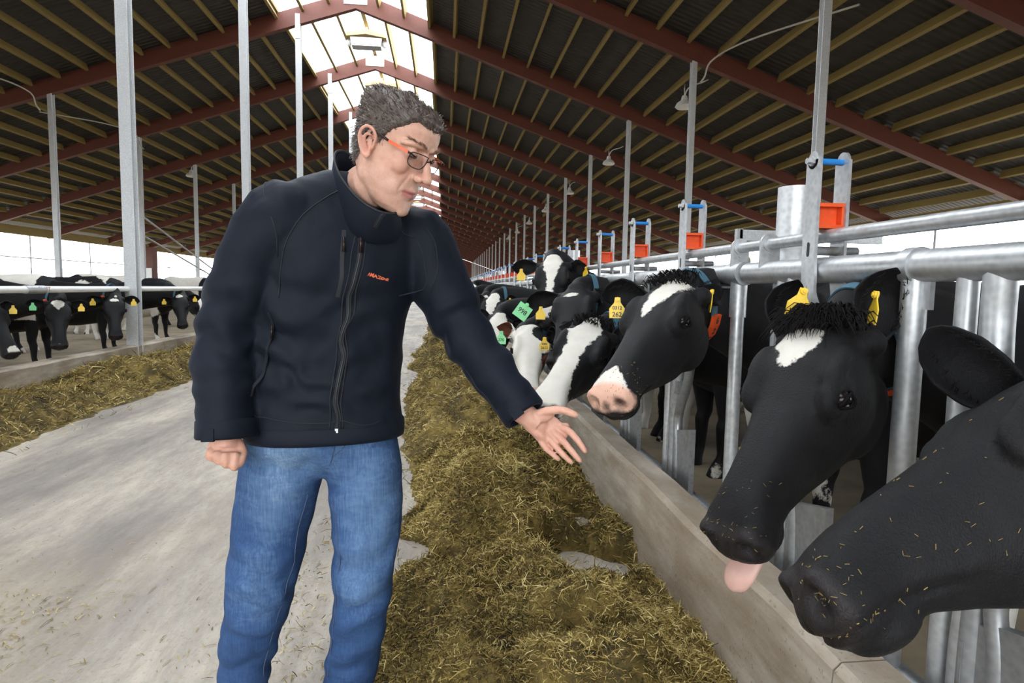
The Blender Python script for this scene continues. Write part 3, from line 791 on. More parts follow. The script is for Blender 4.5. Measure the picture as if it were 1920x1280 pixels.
def collar(c, f0, nums, side=1, width=.035, start=-.15, grow=1.0):
    """strap round the neck at path fraction f0, with orange number blocks on the given side"""
    path = c['path']; i = f0*15; j = int(i); cen = path[j]+(path[j+1]-path[j])*(i-j); tg = norm(path[j+1]-path[max(j-1, 0)])
    hw = np.interp(f0, [0, .25, .5, .75, 1], [.075, .088, .105, .16, .22])+.006; hh = np.interp(f0, [0, .25, .5, .75, 1], [.11, .14, .185, .29, .34])+.006
    hw, hh = hw*grow, hh*grow
    U = c['U']; sv = norm(U-tg*np.dot(U, tg)); vv = np.cross(tg, sv)
    if vv[2] < 0: vv = -vv
    def P(an, dr=0.): return cen+sv*(hw+dr)*math.cos(an)+vv*(hh+dr)*math.sin(an)
    def N(an): return norm(sv*math.cos(an)/hw+vv*math.sin(an)/hh)
    bv = bvh_of(c['root'].children[0].data)
    def S(an, dr=.0):
        """strap point: the neck's own surface in that direction"""
        q = P(an); dv = norm(q-cen); h = bv.ray_cast(Vector((cen+dv*.34).tolist()), Vector((-dv).tolist()), .34)
        r = np.linalg.norm(np.array(h[0])-cen) if h[0] is not None else np.linalg.norm(q-cen)
        return r, dv
    n = 48; rs = np.array([S(2*PI*k/n)[0] for k in range(n)])
    for _ in range(4): rs = np.maximum(rs, (np.roll(rs, 1)+np.roll(rs, -1))/2)
    rs = np.minimum(rs, np.median(rs)*1.25)+.003
    def P(an, dr=0.):
        base = norm(sv*hw*math.cos(an)+vv*hh*math.sin(an)); x = (an/(2*PI)*n) % n; i0 = int(x); r = rs[i0 % n]*(1-(x-i0))+rs[(i0+1) % n]*(x-i0); return cen+base*(r+dr)
    def N(an): t_ = P(an+.03)-P(an-.03); q = np.cross(t_, tg); q = norm(q); return q if np.dot(q, P(an)-cen) > 0 else -q
    m = MB(); secs = []
    for k in range(n+1):
        an = 2*PI*k/n; p = P(an); nn = N(an)
        secs.append([tuple(p+tg*x*width/2+nn*y) for x, y in ((-1, 0), (1, 0), (1, .004), (.33, .006), (0, .004), (-.33, .006), (-1, .004))])
    m.loft(secs, caps=False); col = m.build('collar', M['strap'], c['root'], SA)
    for q, num in enumerate(nums):
        an = (0 if side > 0 else PI)+side*(start-q*.046/hh)
        p = P(an, .006); nn = N(an); td = norm(P(an+.02*side)-P(an-.02*side))      # up along the strap
        b = MB(); xx = np.cross(td, nn)
        Mx = Matrix(np.stack([xx, nn, td], 1).tolist())
        b.box(tuple(p+nn*.006), (width+.012, .014, .042), Mx); me = b.mesh('number_block'); me.materials.append(M['orange']); me.materials.append(M['ink'])
        if num:
            tm = text_mesh(num, .036, M['ink'], .001); bm = bmesh.new(); bm.from_mesh(tm)
            R = Matrix(np.stack([-xx, td, np.cross(-xx, td)], 1).tolist()).to_4x4() if np.dot(np.cross(-xx, td), nn) > 0 else Matrix(np.stack([xx, td, np.cross(xx, td)], 1).tolist()).to_4x4()
            bmesh.ops.transform(bm, verts=bm.verts, matrix=Matrix.Translation(Vector((p+nn*.0136).tolist())) @ R)
            for fc in bm.faces: fc.material_index = 1
            bm.to_mesh(tm); b2 = bmesh.new(); b2.from_mesh(me); b2.from_mesh(tm); b2.to_mesh(me); bm.free(); b2.free()
        link('number_block', me, None, col)
    return col
def poll_tuft(c, n, length, mat, spread=.06, seed=1, fwd=.8, lift=.6):
    rg = np.random.default_rng(seed); m = MB(); L = c['L']
    for k in range(n):
        a0 = rg.uniform(-.035, .035); u0 = rg.normal()*spread; n0 = .012-.25*u0*u0/.1
        if abs(u0) > .1: continue
        p = np.array(L((a0, u0, n0))); d = c['A']*(fwd*rg.uniform(.4, 1.2))+c['N']*lift*rg.uniform(.3, 1)+c['U']*(rg.normal()*.5+u0*5); d = norm(d); ln = length*rg.uniform(.5, 1.1)
        q1 = p+d*ln*.5+c['N']*.012; q2 = p+d*ln*.9+c['A']*.3*ln-c['N']*.012
        m.tube(spline([p, q1, q2], 5), [.0022, .002, .0016, .001, .0003], 3, caps=False)
    o = m.build('poll_hair', mat, c['root'], fix=False); o['kind'] = 'stuff'; return o
def straw_bits(c, spots, seed, parentname='straw_flakes'):
    rg = np.random.default_rng(seed); m = MB(); L = c['L']; bv = bvh_of(c['root'].children[0].data)
    for a0, a1, u0, u1, n0, n1, cnt in spots:
        for k in range(cnt):
            p = Vector(L((rg.uniform(a0, a1), rg.uniform(u0, u1), rg.uniform(n0, n1)))); hit = bv.find_nearest(p)
            if hit[0] is None: continue
            q, nn = np.array(hit[0]), np.array(hit[1]); t = norm(np.cross(nn, rg.normal(size=3))); ln = rg.uniform(.001, .0045)
            m.tube([q+nn*.001-t*ln, q+nn*.0018+t*ln], 1, flat=(.0012, .0005), ref=nn)
    o = m.build(parentname, M['straw'], c['root'], fix=False); o['kind'] = 'stuff'
M['straw'] = plain('dry_straw', (.3, .21, .07), .8, var=.3, scale=200)
# white-patch helpers: signed distance style fields in head units
def blaze(stops, lo=-.09, off=0., tilt=0.):
    """stops: (a, half width); returns field"""
    A = [s[0] for s in stops]; Wd = [s[1] for s in stops]
    def fn(hc, bd, ih, old):
        a, u, n = hc.T; w = np.interp(a, A, Wd, left=-.1, right=-.1)-np.abs(u-off-tilt*(a-.2)); w = np.minimum(w, n-lo); return np.maximum(old, np.where(ih, w, -.1))
    return fn
def patch(fs):
    def fn(hc, bd, ih, old):
        for g in fs: old = g(hc, bd, ih, old)
        return old
    return fn
def bodyspots(seed, thr=.15, scale=1.6, head=False):
    def fn(hc, bd, ih, old):
        x = (vnoise(bd, scale, seed)+.4*vnoise(bd, scale*2.3, seed+3)-thr)*.3
        behind = bd[:, 0]-.2
        return np.maximum(old, np.where(ih, -.1, np.minimum(x, behind)))
    return fn
def spot(a0, u0, r, n0=None):
    def fn(hc, bd, ih, old):
        d = r-np.sqrt((hc[:, 0]-a0)**2+(hc[:, 1]-u0)**2); 
        d = np.minimum(d, hc[:, 2]+.08); return np.maximum(old, np.where(ih, d, -.1))
    return fn
# ---------------------------------------------------------------- the right-hand cows, nearest first
CAMP = np.array([0, 0, CAM_H])
def tocam(p): return CAMP-np.array(p)
def tagcow(c, label): tag(c['root'], label, 'cow')
# tongue-out cow
H1 = ((0.915, 1.416, 1.135), (-0.600, -0.352, -0.718), (-0.689, -0.245, 0.682))
c1 = build_cow('cow', H1, (1.5, 1.5), .12, .009, dict(white=patch([blaze([(.03, .0), (.045, .046), (.085, .05), (.12, .03), (.155, .01), (.17, -.02)], off=-.012, tilt=.0), bodyspots(3, .3)])))
tagcow(c1, 'black cow with white forehead triangle sticking out its pink tongue')
e = ear(c1, 1, (1.02, 1.30, 1.262), (-.3, -1, .1), .125); ear_tag(c1, e, (1.0, 1.335, 1.2), (-1, .35, .1))
e = ear(c1, -1, (.905, 1.5, 1.235), (-.1, -1, .0), .12); ear_tag(c1, e, (.905, 1.475, 1.205), (-.2, -1, .2), tilt=.3)
collar(c1, .22, ['', ''], 1, start=-.95)
poll_tuft(c1, 380, .075, M['muckhair'], .05, 3, fwd=.45, lift=.7)
m = MB()
pts = spline([c1['L']((.49, .0, -.137)), c1['L']((.55, -.006, -.150)), c1['L']((.59, -.014, -.163)), c1['L']((.618, -.024, -.185))], 22)
secs = []
for i, p in enumerate(pts):
    t01 = i/21; w = .040*math.sqrt(max(1-(max(0, t01-.55)/.452)**2, .001)); h_ = .013*math.sqrt(max(1-(max(0, t01-.5)/.505)**2, .001)); t = norm(pts[min(i+1, 21)]-pts[max(i-1, 0)]); vv = np.cross(t, c1['U'])
    secs.append([tuple(p+c1['U']*w*math.cos(k*2*PI/18)+vv*(h_*math.sin(k*2*PI/18)-.004*math.cos(k*2*PI/18)**2)) for k in range(18)])
m.loft(secs); m.build('tongue', M['tongue'], c1['root'], True)
straw_bits(c1, [(.36, .55, -.05, .06, -.06, 0, 26), (.52, .56, -.06, .06, -.08, -.04, 30)], 5)
# the nearest head, reaching in from the right edge
H0 = ((1.008, 0.885, 1.089), (-0.886, -0.069, -0.458), (-0.433, 0.474, 0.767))
c0 = build_cow('cow', H0, (1.75, .62), -.05, .009, dict(white=patch([bodyspots(8, .5)])))
tagcow(c0, 'nearest black cow at the lower right corner, muzzle flecked with straw')
ear(c0, -1, (.85, 1.0, 1.14), (-.6, -.9, .2), .12); ear(c0, 1, (1.05, .70, 1.12), (-.6, -.9, .2))
straw_bits(c0, [(.25, .56, .0, .09, -.15, 0, 45), (.5, .56, .0, .07, -.13, -.05, 50), (.0, .2, .0, .09, -.1, 0, 8)], 6)
# cow with the numbered collar
H2 = ((0.835, 2.2, 1.235), (-0.610, -0.567, -0.555), (-0.50, -0.303, 0.812))
def pinknose(hc, bd, ih, old):
    a, u, n = hc.T; return np.where(ih, np.minimum(a-.52, n+.105+.0*u), -.1)
def spotnose(hc, bd, ih, old):
    a, u, n = hc.T; d = -np.ones(len(a))*.1
    for a0, u0, n0, r in ((.565, -.035, -.07, .013), (.57, .005, -.085, .014), (.56, .045, -.08, .016), (.56, .02, -.12, .03), (.56, -.03, -.125, .028)):
        d = np.maximum(d, r-np.sqrt((a-a0)**2*.5+(u-u0)**2+(n-n0)**2))
    return np.where(ih, d, -.1)
c2 = build_cow('cow', H2, (1.5, 2.45), .1, .010, dict(white=patch([blaze([(.01, .038), (.04, .046), (.09, .042), (.14, .032), (.19, .016), (.23, -.01)], off=-.012, tilt=-.22), blaze([(.44, -.02), (.48, .03), (.53, .075), (.58, .09)], lo=-.1), bodyspots(5, .25)]), pink=pinknose, nose=spotnose))
tagcow(c2, 'black cow with white forehead flame, pink spotted nose and 622 collar')
e = ear(c2, 1, (1.0, 2.16, 1.235), (-.7, -.6, -.3)); ear_tag(c2, e, (.955, 2.12, 1.2), (-1, .3, .1), tilt=.2)
e = ear(c2, -1, (.60, 2.32, 1.18), (-.1, -1, -.35), .125); ear_tag(c2, e, (.645, 2.255, 1.165), (-.3, -1, .1), lines=(('0312', .018, -.032), ('262', .024, -.057)))
collar(c2, .2, ['6', '2', '2'], 1, start=-.48)
poll_tuft(c2, 200, .04, M['muckhair'], .045, 4, fwd=.1, lift=.8)
straw_bits(c2, [(.42, .56, .0, .07, -.13, 0, 60)], 7)
# white-blazed cow behind the open hand
H3 = ((0.735, 2.965, 1.035), (-0.537, -0.70, -0.47), (-0.15, -0.480, 0.865))
c3 = build_cow('cow', H3, (1.5, 3.15), .0, .012, dict(white=patch([blaze([(-.02, .02), (.03, .055), (.09, .075), (.16, .05), (.26, .04), (.38, .05), (.47, .07), (.6, .1)], lo=-.115, off=-.008), bodyspots(12, .2)]), nose=lambda hc, bd, ih, old: np.minimum(old, hc[:, 0]-.56)))
tagcow(c3, 'cow with a broad white blaze and rolling eye, just behind the open hand')
e = ear(c3, 1, (.96, 3.02, 1.06), (-.6, -.8, 0)); e = ear(c3, -1, (.60, 3.2, 1.0), (-.2, -1, 0)); collar(c3, .28, [], 1)
poll_tuft(c3, 120, .05, M['muckhair'], .045, 5, fwd=.3, lift=.8)
# black cow with a small white fleck
H4 = ((0.80, 3.7, 1.215), (-0.333, -0.70, -0.63), (-0.345, -0.528, 0.775))
c4 = build_cow('cow', H4, (1.5, 3.85), .05, .014, dict(white=patch([blaze([(.06, -.02), (.075, .03), (.10, .035), (.115, -.02)], off=-.01), bodyspots(15, .3)])))
tagcow(c4, 'black cow with one small white fleck on its brow and a green 998 tag')
e = ear(c4, -1, (.5, 3.8, 1.1), (-.2, -1, -.3), .12); ear_tag(c4, e, (.50, 3.72, 1.10), (-.3, -1, .15), 'tag_green', (('998', .03, -.036),), 'square', .6, 1.35); ear_tag(c4, e, (.58, 3.69, 1.085), (-.3, -1, .1))
e = ear(c4, 1, (1.0, 3.72, 1.19), (-.5, -.9, 0)); collar(c4, .27, [''], 1)
# brown and white head, low
H5 = ((0.60, 4.15, 0.925), (-0.127, -0.80, -0.58), (0.10, -0.584, 0.805))
def c5white(hc, bd, ih, old):
    a, u, n = hc.T; x = np.where(ih, .1, -.1); d = .075-np.sqrt(((a-.05))**2+(u-.07)**2); d2 = .05-np.sqrt((a-.24)**2+(u-.1)**2+(n+.06)**2*.3)
    return np.where(ih, np.minimum(.1, -np.maximum(d, d2)), old)
c5 = build_cow('cow', H5, (1.5, 4.5), .0, .014, dict(white=patch([c5white, bodyspots(18, -.1)]), brown=lambda hc, bd, ih, old: np.where(ih, .05-np.sqrt((hc[:, 0]-.27)**2+(hc[:, 1]-.09)**2), -.1), pink=lambda hc, bd, ih, old: np.where(ih, hc[:, 0]-.5, -.1), nose=lambda hc, bd, ih, old: np.minimum(old, hc[:, 0]-.57)))
tagcow(c5, 'white-faced cow with a brown ear and green tag beside the man\'s sleeve')
e = ear(c5, -1, (.36, 4.27, .93), (.0, -1, -.2), white=2, brown=True); ear_tag(c5, e, (.385, 4.16, .90), (-.2, -1, .1), 'tag_green', (('270', .024, -.045),), scale=1.15)
e = ear(c5, 1, (.74, 4.05, .90), (-.2, -1, 0)); ear_tag(c5, e, (.655, 3.98, .875), (-.2, -1, .2), lines=(('5082', .017, -.034), ('2653', .021, -.057)), scale=1.1); collar(c5, .3, [''], -1)
# raised head, wide white face
H6 = ((0.80, 4.55, 1.425), (-0.193, -0.70, -0.69), (-0.224, -0.669, 0.71))
c6 = build_cow('cow', H6, (1.5, 4.95), .1, .014, dict(white=patch([blaze([(-.03, .04), (.02, .06), (.08, .055), (.14, .04), (.22, .025), (.35, .022), (.5, .03), (.6, .02)], lo=-.1), bodyspots(21, .1)])), neck_mid=(1.15, 4.75, 1.15))
tagcow(c6, 'cow holding its white-blazed head highest, above the fence rail')
e = ear(c6, -1, (.50, 4.62, 1.355), (.0, -1, .0), .125); ear_tag(c6, e, (.56, 4.53, 1.335), (-.1, -1, .1), scale=1.1)
e = ear(c6, 1, (1.08, 4.58, 1.36), (-.1, -1, .0), .12); ear_tag(c6, e, (1.04, 4.5, 1.36), (-.9, -.4, .1))
# blazed cow with pink nose further back
H7 = ((0.535, 6.5, 1.12), (-0.264, -0.70, -0.66), (-0.154, -0.646, 0.747))
c7 = build_cow('cow', H7, (1.5, 6.7), .0, .016, dict(white=patch([blaze([(-.02, .02), (.02, .06), (.1, .055), (.2, .035), (.35, .032), (.48, .05), (.6, .08)], lo=-.12, off=-.01), bodyspots(25, .0)]), pink=lambda hc, bd, ih, old: np.where(ih, hc[:, 0]-.51, -.1), nose=lambda hc, bd, ih, old: np.minimum(old, hc[:, 0]-.57)))
tagcow(c7, 'pink-nosed cow with a long white blaze beyond the brown-eared cow')
e = ear(c7, 1, (.76, 6.5, 1.10), (-.1, -1, .0), .12); ear_tag(c7, e, (.675, 6.38, 1.09), (-.4, -1, .1)); e = ear(c7, -1, (.30, 6.62, 1.08), (.1, -1, 0)); collar(c7, .28, [''], 1)

# ---------------------------------------------------------------- cows further down the fence: three kinds, copied
def kind(seed, head, fields, label):
    c = build_cow('cow', head, (1.5, 0), .05*seed, .022, fields); U, P = c['U'], c['P']
    for s in (-1, 1):
        tip = P+U*s*.27+c['A']*.02-c['N']*.05; e = ear(c, s, tip, (-.1, -1, 0), .12, tuft=False)
        ear_tag(c, e, P+U*s*.19+c['A']*.03+np.array([0, -.06, -.02]), (-.1, -1, .1))
    return c
def cow_label(c, lab): tag(c, lab, 'cow', 'distant cows at the right fence'); return c
ka = kind(1, ((.55, -.1, 1.12), (-.3, -.5, -.8), (-.3, -.8, .55)), dict(white=patch([blaze([(.02, .0), (.05, .04), (.1, .035), (.14, .0)]), bodyspots(31, .2)])), '')
kb = kind(2, ((.62, -.12, 1.26), (-.25, -.6, -.75), (-.2, -.75, .6)), dict(white=patch([blaze([(.0, .0), (.03, .045), (.1, .04), (.16, .015), (.2, -.01)]), bodyspots(37, .1)])), '')
kc = kind(3, ((.52, -.05, .95), (-.35, -.45, -.8), (-.2, -.8, .5)), dict(white=patch([blaze([(-.02, .03), (.05, .07), (.15, .06), (.3, .05), (.45, .07), (.6, .09)], lo=-.12), bodyspots(41, -.1)])), '')
ORD = ['fourth', 'fifth', 'sixth', 'seventh', 'eighth', 'ninth', 'tenth']
for i, (k, y) in enumerate(((kc, 5.75), (ka, 8.2), (kc, 9.6), (ka, 11.2), (kb, 13.1), (kc, 14.2), (ka, 15.8), (kb, 17.4), (kc, 19.0), (ka, 20.6), (kb, 22.4), (kc, 24.6), (ka, 27), (kb, 30), (kc, 33))):
    o = k['root'] if k.get('used') is None else copy_tree(k['root']); k['used'] = 1
    o.location = (1.5, y, 0)
    cow_label(o, {5.75: 'black and white cow reaching low behind the brown-eared cow', 8.2: 'black cow with a small white star left of the long-blazed cow', 13.1: 'small distant cow with a raised head and white star'}.get(y, 'small distant black and white cow feeding along the right fence'))

# ---------------------------------------------------------------- left-hand cows
def lcow(H, ch, hd, fields, lab, tags, nums=(), side=-1, top=1.3, ears=(.27, .27), em=(0, 0, 0)):
    c = build_cow('cow', H, ch, hd, .02, fields, top=top); tagcow(c, lab); P, U = c['P'], c['U']
    for i, s in enumerate((-1, 1)):
        tip = P+U*s*ears[i]*UW+c['A']*.05-c['N']*.06+np.array(em); e = ear(c, s, tip, (.4, -1, 0), .125, tuft=False)
        if tags[i]: ear_tag(c, e, P+U*s*.2*UW+c['A']*.05+np.array([.03, -.06, -.01]), (.4, -1, .1), tags[i], scale=1.1)
    if nums: collar(c, .27, nums, side)
    return c
lcow(((-4.375, 7.515, 0.985), (0.30, -0.50, -0.80), (0.45, -0.65, 0.60)), (-5.25, 8.0), PI-.1, dict(white=patch([blaze([(.02, .03), (.04, .055), (.07, .052), (.11, .03), (.145, .0), (.15, -.02)]), spot(.55, 0, .012), bodyspots(51, .35)])), 'black cow with a white heart on its forehead at the left curb', ('tag_green', 'tag_yellow'), ['', ''], -1)
lcow(((-4.25, 8.45, 1.02), (0.28, -0.50, -0.81), (0.40, -0.68, 0.60)), (-5.2, 9.0), PI, dict(white=patch([blaze([(.055, -.01), (.06, .035), (.1, .04), (.105, -.02)], off=.005), spot(.025, .02, .014), bodyspots(53, .3)]), pink=lambda hc, bd, ih, old: np.where(ih, np.minimum(hc[:, 0]-.5, -.15-hc[:, 2]), -.1)), 'black cow with a square white forehead mark beside the widest left post', ('tag_yellow', 'tag_yellow'), [''], -1)
lcow(((-4.28, 10.5, 0.995), (0.30, -0.60, -0.74), (0.2, -0.75, 0.62)), (-5.3, 10.9), PI, dict(white=patch([blaze([(.0, .0), (.02, .05), (.05, .045), (.07, -.01)]), bodyspots(55, .3)])), 'black cow with a small white crown mark right of the widest left post', ('tag_yellow', 'tag_yellow'), [''], -1)
lcow(((-4.45, 6.55, .98), (0.55, -0.2, -0.80), (0.75, -0.3, 0.55)), (-5.3, 6.75), PI, dict(white=patch([spot(.53, 0, .05), bodyspots(57, .35)])), 'black cow cut off by the left edge, only its tagged ear and cheek showing', ('tag_yellow', 'tag_yellow'), (), -1)
lcow(((-4.9, 12.9, .9), (0.50, -0.3, -0.80), (0.75, -0.3, 0.55)), (-5.5, 13.2), PI-.2, dict(white=patch([bodyspots(59, -.45, 1.1), blaze([(0, .05), (.5, .08)], lo=-.2)])), 'mostly white cow with black patches beside the man\'s sleeve', (None, 'tag_yellow'), (), -1)
for i, (x, y, h, sd_, lab) in enumerate(((-7.6, 9.6, 1.9, 63, 'black cow body standing behind the heart-marked cow'), (-8.2, 14.5, 1.2, 65, 'black and white cow standing in the left walkway behind the curb row'), (-6.3, 17.5, 2.6, 67, 'pale-backed cow further down the left side'))):
    lcow(((x+.8*-math.cos(h), y+.8*-math.sin(h), 1.1), (-math.cos(h)*.6, -math.sin(h)*.6, -.8), (-math.cos(h)*.8, -math.sin(h)*.8, .6)), (x, y), h, dict(white=patch([bodyspots(sd_, .15 if i < 2 else -.3, 1.2)])), lab, (None, None), (), 1, 1.38)
# cows standing behind the right fence
for i, (x, y, h, sd_, lab, thr) in enumerate(((3.6, 2.9, .35, 71, 'black cow with a white shoulder patch standing behind the fence', .05), (4.4, 4.9, 1.0, 73, 'black cow standing furthest back behind the right fence', .2))):
    lcow(((x+.8*-math.cos(h), y+.8*-math.sin(h), 1.0), (-math.cos(h)*.6, -math.sin(h)*.6, -.8), (-math.cos(h)*.8, -math.sin(h)*.8, .6)), (x, y), h, dict(white=patch([bodyspots(sd_, thr, 1.2)])), lab, (None, None), (), 1, 1.3)
# ================================================================ silage
def silage_mat():
    t = NT('silage'); co = t.n('ShaderNodeTexCoord').outputs['Object']
    q = t.n('ShaderNodeAttribute'); q.attribute_name = 'tone'
    a = t.noise(35, 6, co, None, .7); b = t.noise(4, 4, co)
    f = t.math('ADD', q.outputs['Fac'], t.math('ADD', t.math('MULTIPLY', t.math('SUBTRACT', a, .5), .5), t.math('MULTIPLY', t.math('SUBTRACT', b, .5), .35)))
    c = t.ramp(f, [(0, (.02, .014, .004)), (.25, (.095, .066, .016)), (.5, (.235, .168, .045)), (.75, (.40, .295, .095)), (1, (.66, .55, .25))])
    t.bump(a, .6, .01)
    return t.set(c, .75, 0, .25)
M['silage'] = silage_mat()
def fast_mesh(name, V_, F_, tone):
    """V_ (n,3), F_ (m,4) quads"""
    me = bpy.data.meshes.new(name); me.vertices.add(len(V_)); me.vertices.foreach_set('co', np.ascontiguousarray(V_, dtype=np.float32).ravel())
    me.loops.add(F_.size); me.loops.foreach_set('vertex_index', F_.astype(np.int32).ravel())
    me.polygons.add(len(F_)); me.polygons.foreach_set('loop_start', np.arange(0, F_.size, 4, dtype=np.int32)); 
    me.update(calc_edges=True); me.validate()
    at = me.attributes.new('tone', 'FLOAT', 'POINT'); at.data.foreach_set('value', tone.astype(np.float32)); return me
def fbm(x, y, s, seed, oct=4):
    r = 0; a = 1; p = np.stack([x, y, np.zeros_like(x)], -1)
    for o in range(oct): r = r+a*vnoise(p, s*2**o, seed+o); a *= .5
    return r
def h_right(x, y):
    # ragged left edge of the heap
    e = -.23-.25*smoothstep(3.2, 7, y)+.10*fbm(np.zeros_like(y), y, 1.3, 3, 3)+.03*fbm(x, y, 6, 9, 2)
    rise = smoothstep(0, .36, x-e); fall = 1-.62*smoothstep(.3, .8, x)
    h = .23*rise*fall*(1+.55*fbm(x, y, 2.6, 21, 3))
    h = h+rise*(0.042*fbm(x, y, 7, 5, 2)+.024*fbm(x, y, 19, 6, 2))
    wob = .22*fbm(x, y, 6, 31, 3)
    for cx, cy, rx, ry in ((.60, 2.45, .21, .22), (.66, 2.92, .12, .16), (-.22, 2.62, .16, .2)):
        r = np.sqrt(((x-cx)/rx)**2+((y-cy)/ry)**2)+wob; h = h-(.45*smoothstep(1.3, .6, r))
    far = smoothstep(8, 40, y); h = h*(1-.35*far)
    return np.where(x-e > 0, np.maximum(h, -.02), -.02)
def h_left(x, y):
    e = -3.08+.10*fbm(np.zeros_like(y), y, 1.1, 43)+.04*fbm(x, y, 5, 49)
    d = e-x; rise = smoothstep(0, .35, d); fall = 1-.45*smoothstep(.75, 1.15, d)
    h = .2*rise*fall*(1+.5*fbm(x, y, 2, 61, 3))+rise*(.035*fbm(x, y, 6, 65, 2)+.015*fbm(x, y, 17, 66, 2))
    return np.where(d > 0, np.maximum(h, -.02), -.02)
def heap(name, hf, x0, x1, ys, nx, fibers, label, xw=(.0, 1.0)):
    xs = np.linspace(x0, x1, nx); X, Y = np.meshgrid(xs, ys); Z = hf(X, Y)
    V0 = np.stack([X, Y, Z], -1).reshape(-1, 3); ny = len(ys)
    i = np.arange(ny-1)[:, None]*nx+np.arange(nx-1)[None, :]; F0 = np.stack([i, i+1, i+1+nx, i+nx], -1).reshape(-1, 4)
    zz = Z.reshape(-1)[F0].max(1) > -.005; F0 = F0[zz]
    tone0 = .26+.25*vnoise(V0, 16, 4)
    root = link(name, fast_mesh(name, V0, F0, tone0), M['silage'], None, True); root['kind'] = 'stuff'; root['label'] = label; root['category'] = 'silage'
    # loose fibres
    rg = np.random.default_rng(len(name)+nx); Vs, Fs, Ts = [], [], []; base = 0
    for ya, yb, n, ln, wd in fibers:
        fx = rg.uniform(x0, x1, n); t = rg.uniform(0, 1, n); fy = ya*(yb/ya)**t if ya > 0 else rg.uniform(ya, yb, n)
        fz = hf(fx, fy); ok = fz > .004; ok |= rg.uniform(size=n) < .03; fx, fy, fz = fx[ok], fy[ok], np.maximum(fz[ok], 0); k = len(fx)
        sz = (np.maximum(fy, .5)/math.sqrt(ya*yb))**.8; L_ = ln*sz*rg.lognormal(0, .45, k); an = rg.uniform(0, 2*PI, k); el = rg.normal(0, .5, k)
        d = np.stack([np.cos(an)*np.cos(el), np.sin(an)*np.cos(el), np.sin(el)], 1)
        side = np.cross(d, rg.normal(size=(k, 3))); side /= np.linalg.norm(side, axis=1)[:, None]
        c = np.stack([fx, fy, fz+rg.uniform(-.003, .012, k)+.25*np.abs(d[:, 2])*L_], 1); w = (wd*sz*rg.uniform(.5, 1.4, k))[:, None]*side
        curl = np.stack([rg.normal(0, .2, k), rg.normal(0, .2, k), rg.uniform(-.1, .35, k)], 1)*L_[:, None]
        p = [c-d*L_[:, None]/2, c+curl*.5, c+d*L_[:, None]/2]
        vs = np.stack([p[0]-w*.6, p[0]+w*.6, p[1]-w, p[1]+w, p[2]-w*.4, p[2]+w*.4], 1)
        ids = base+np.arange(k)[:, None]*6; fs = np.concatenate([ids+np.array([0, 1, 3, 2]), ids+np.array([2, 3, 5, 4])], 0)
        tn = np.clip(.47+.26*rg.normal(size=k)+.45*(rg.uniform(size=k) < .04)+.3*vnoise(c, 5, 8), 0, 1)
        Vs.append(vs.reshape(-1, 3)); Fs.append(fs); Ts.append(np.repeat(tn, 6)); base += k*6
    fo = link('silage_fibres', fast_mesh('fibres', np.concatenate(Vs), np.concatenate(Fs), np.concatenate(Ts)), M['silage'], root); fo['kind'] = 'stuff'
    return root
ysR = np.concatenate([np.arange(.2, 4.2, .016), np.arange(4.2, 9, .04), np.arange(9, 100, .3)])
heap('silage_heap', h_right, -.62, .875, ysR, 96, [(.9, 4.2, 150000, .023, .0013), (4.2, 12, 34000, .045, .0028), (12, 60, 9000, .12, .012)], 'heap of chopped brown-green silage along the right curb')
ysL = np.concatenate([np.arange(2.5, 12, .04), np.arange(12, 100, .3)])
heap('silage_heap', h_left, -4.22, -2.9, ysL, 70, [(3, 14, 34000, .05, .003), (14, 60, 9000, .12, .01)], 'heap of chopped silage along the left curb')
# scattered straw on the aisle floor
rg = np.random.default_rng(77); Vs, Fs, Ts = [], [], []; n = 2600
fx = np.concatenate([rg.uniform(-3, -.2, 1500), rg.normal(-1.55, .18, 300), rg.normal(-.5, .25, 800)]); fy = np.concatenate([1.2*(9/1.2)**rg.uniform(0, 1, 1500), rg.normal(2.25, .16, 300), 1.2*(7/1.2)**rg.uniform(0, 1, 800)])
an = rg.uniform(0, 2*PI, n); L_ = .018*rg.lognormal(0, .5, n); d = np.stack([np.cos(an), np.sin(an), 0*an], 1); w = np.stack([-np.sin(an), np.cos(an), 0*an], 1)*.0014; c = np.stack([fx, fy, np.full(n, .004)], 1)
vs = np.stack([c-d*L_[:, None]/2-w, c-d*L_[:, None]/2+w, c-w+[0, 0, .003], c+w+[0, 0, .003], c+d*L_[:, None]/2-w, c+d*L_[:, None]/2+w], 1); ids = np.arange(n)[:, None]*6
lo = link('straw_litter', fast_mesh('litter', vs.reshape(-1, 3), np.concatenate([ids+np.array([0, 1, 3, 2]), ids+np.array([2, 3, 5, 4])], 0), np.repeat(np.clip(.6+.2*rg.normal(size=n), 0, 1), 6)), M['silage']); lo['kind'] = 'stuff'; lo['label'] = 'loose straw bits scattered on the concrete aisle'; lo['category'] = 'straw'
# ================================================================ the man
def skin_mat():
    t = NT('skin'); co = t.n('ShaderNodeTexCoord').outputs['Object']
    def attr(n):
        q = t.n('ShaderNodeAttribute'); q.attribute_name = n; return q.outputs['Fac']
    a = t.noise(45, 5, co); b = t.noise(400, 2, co)
    c = t.mix(t.ramp(a, [(.3, 0), (.7, 1)]), (.54, .295, .215), (.66, .40, .305))
    c = t.mix(attr('red'), c, (.56, .2, .15)); c = t.mix(attr('lip'), c, (.46, .15, .14)); c = t.mix(t.math('MULTIPLY', attr('beard'), t.ramp(b, [(.35, .15), (.65, .5)])), c, (.2, .14, .12))
    t.bump(t.math('ADD', b, t.math('MULTIPLY', a, .5)), .12, .002)
    t.b.inputs['Subsurface Weight'].default_value = .12; t.b.inputs['Subsurface Radius'].default_value = (.012, .005, .003); t.b.inputs['Subsurface Scale'].default_value = 1
    return t.set(c, .48, 0, .4)
M['skin'] = skin_mat()
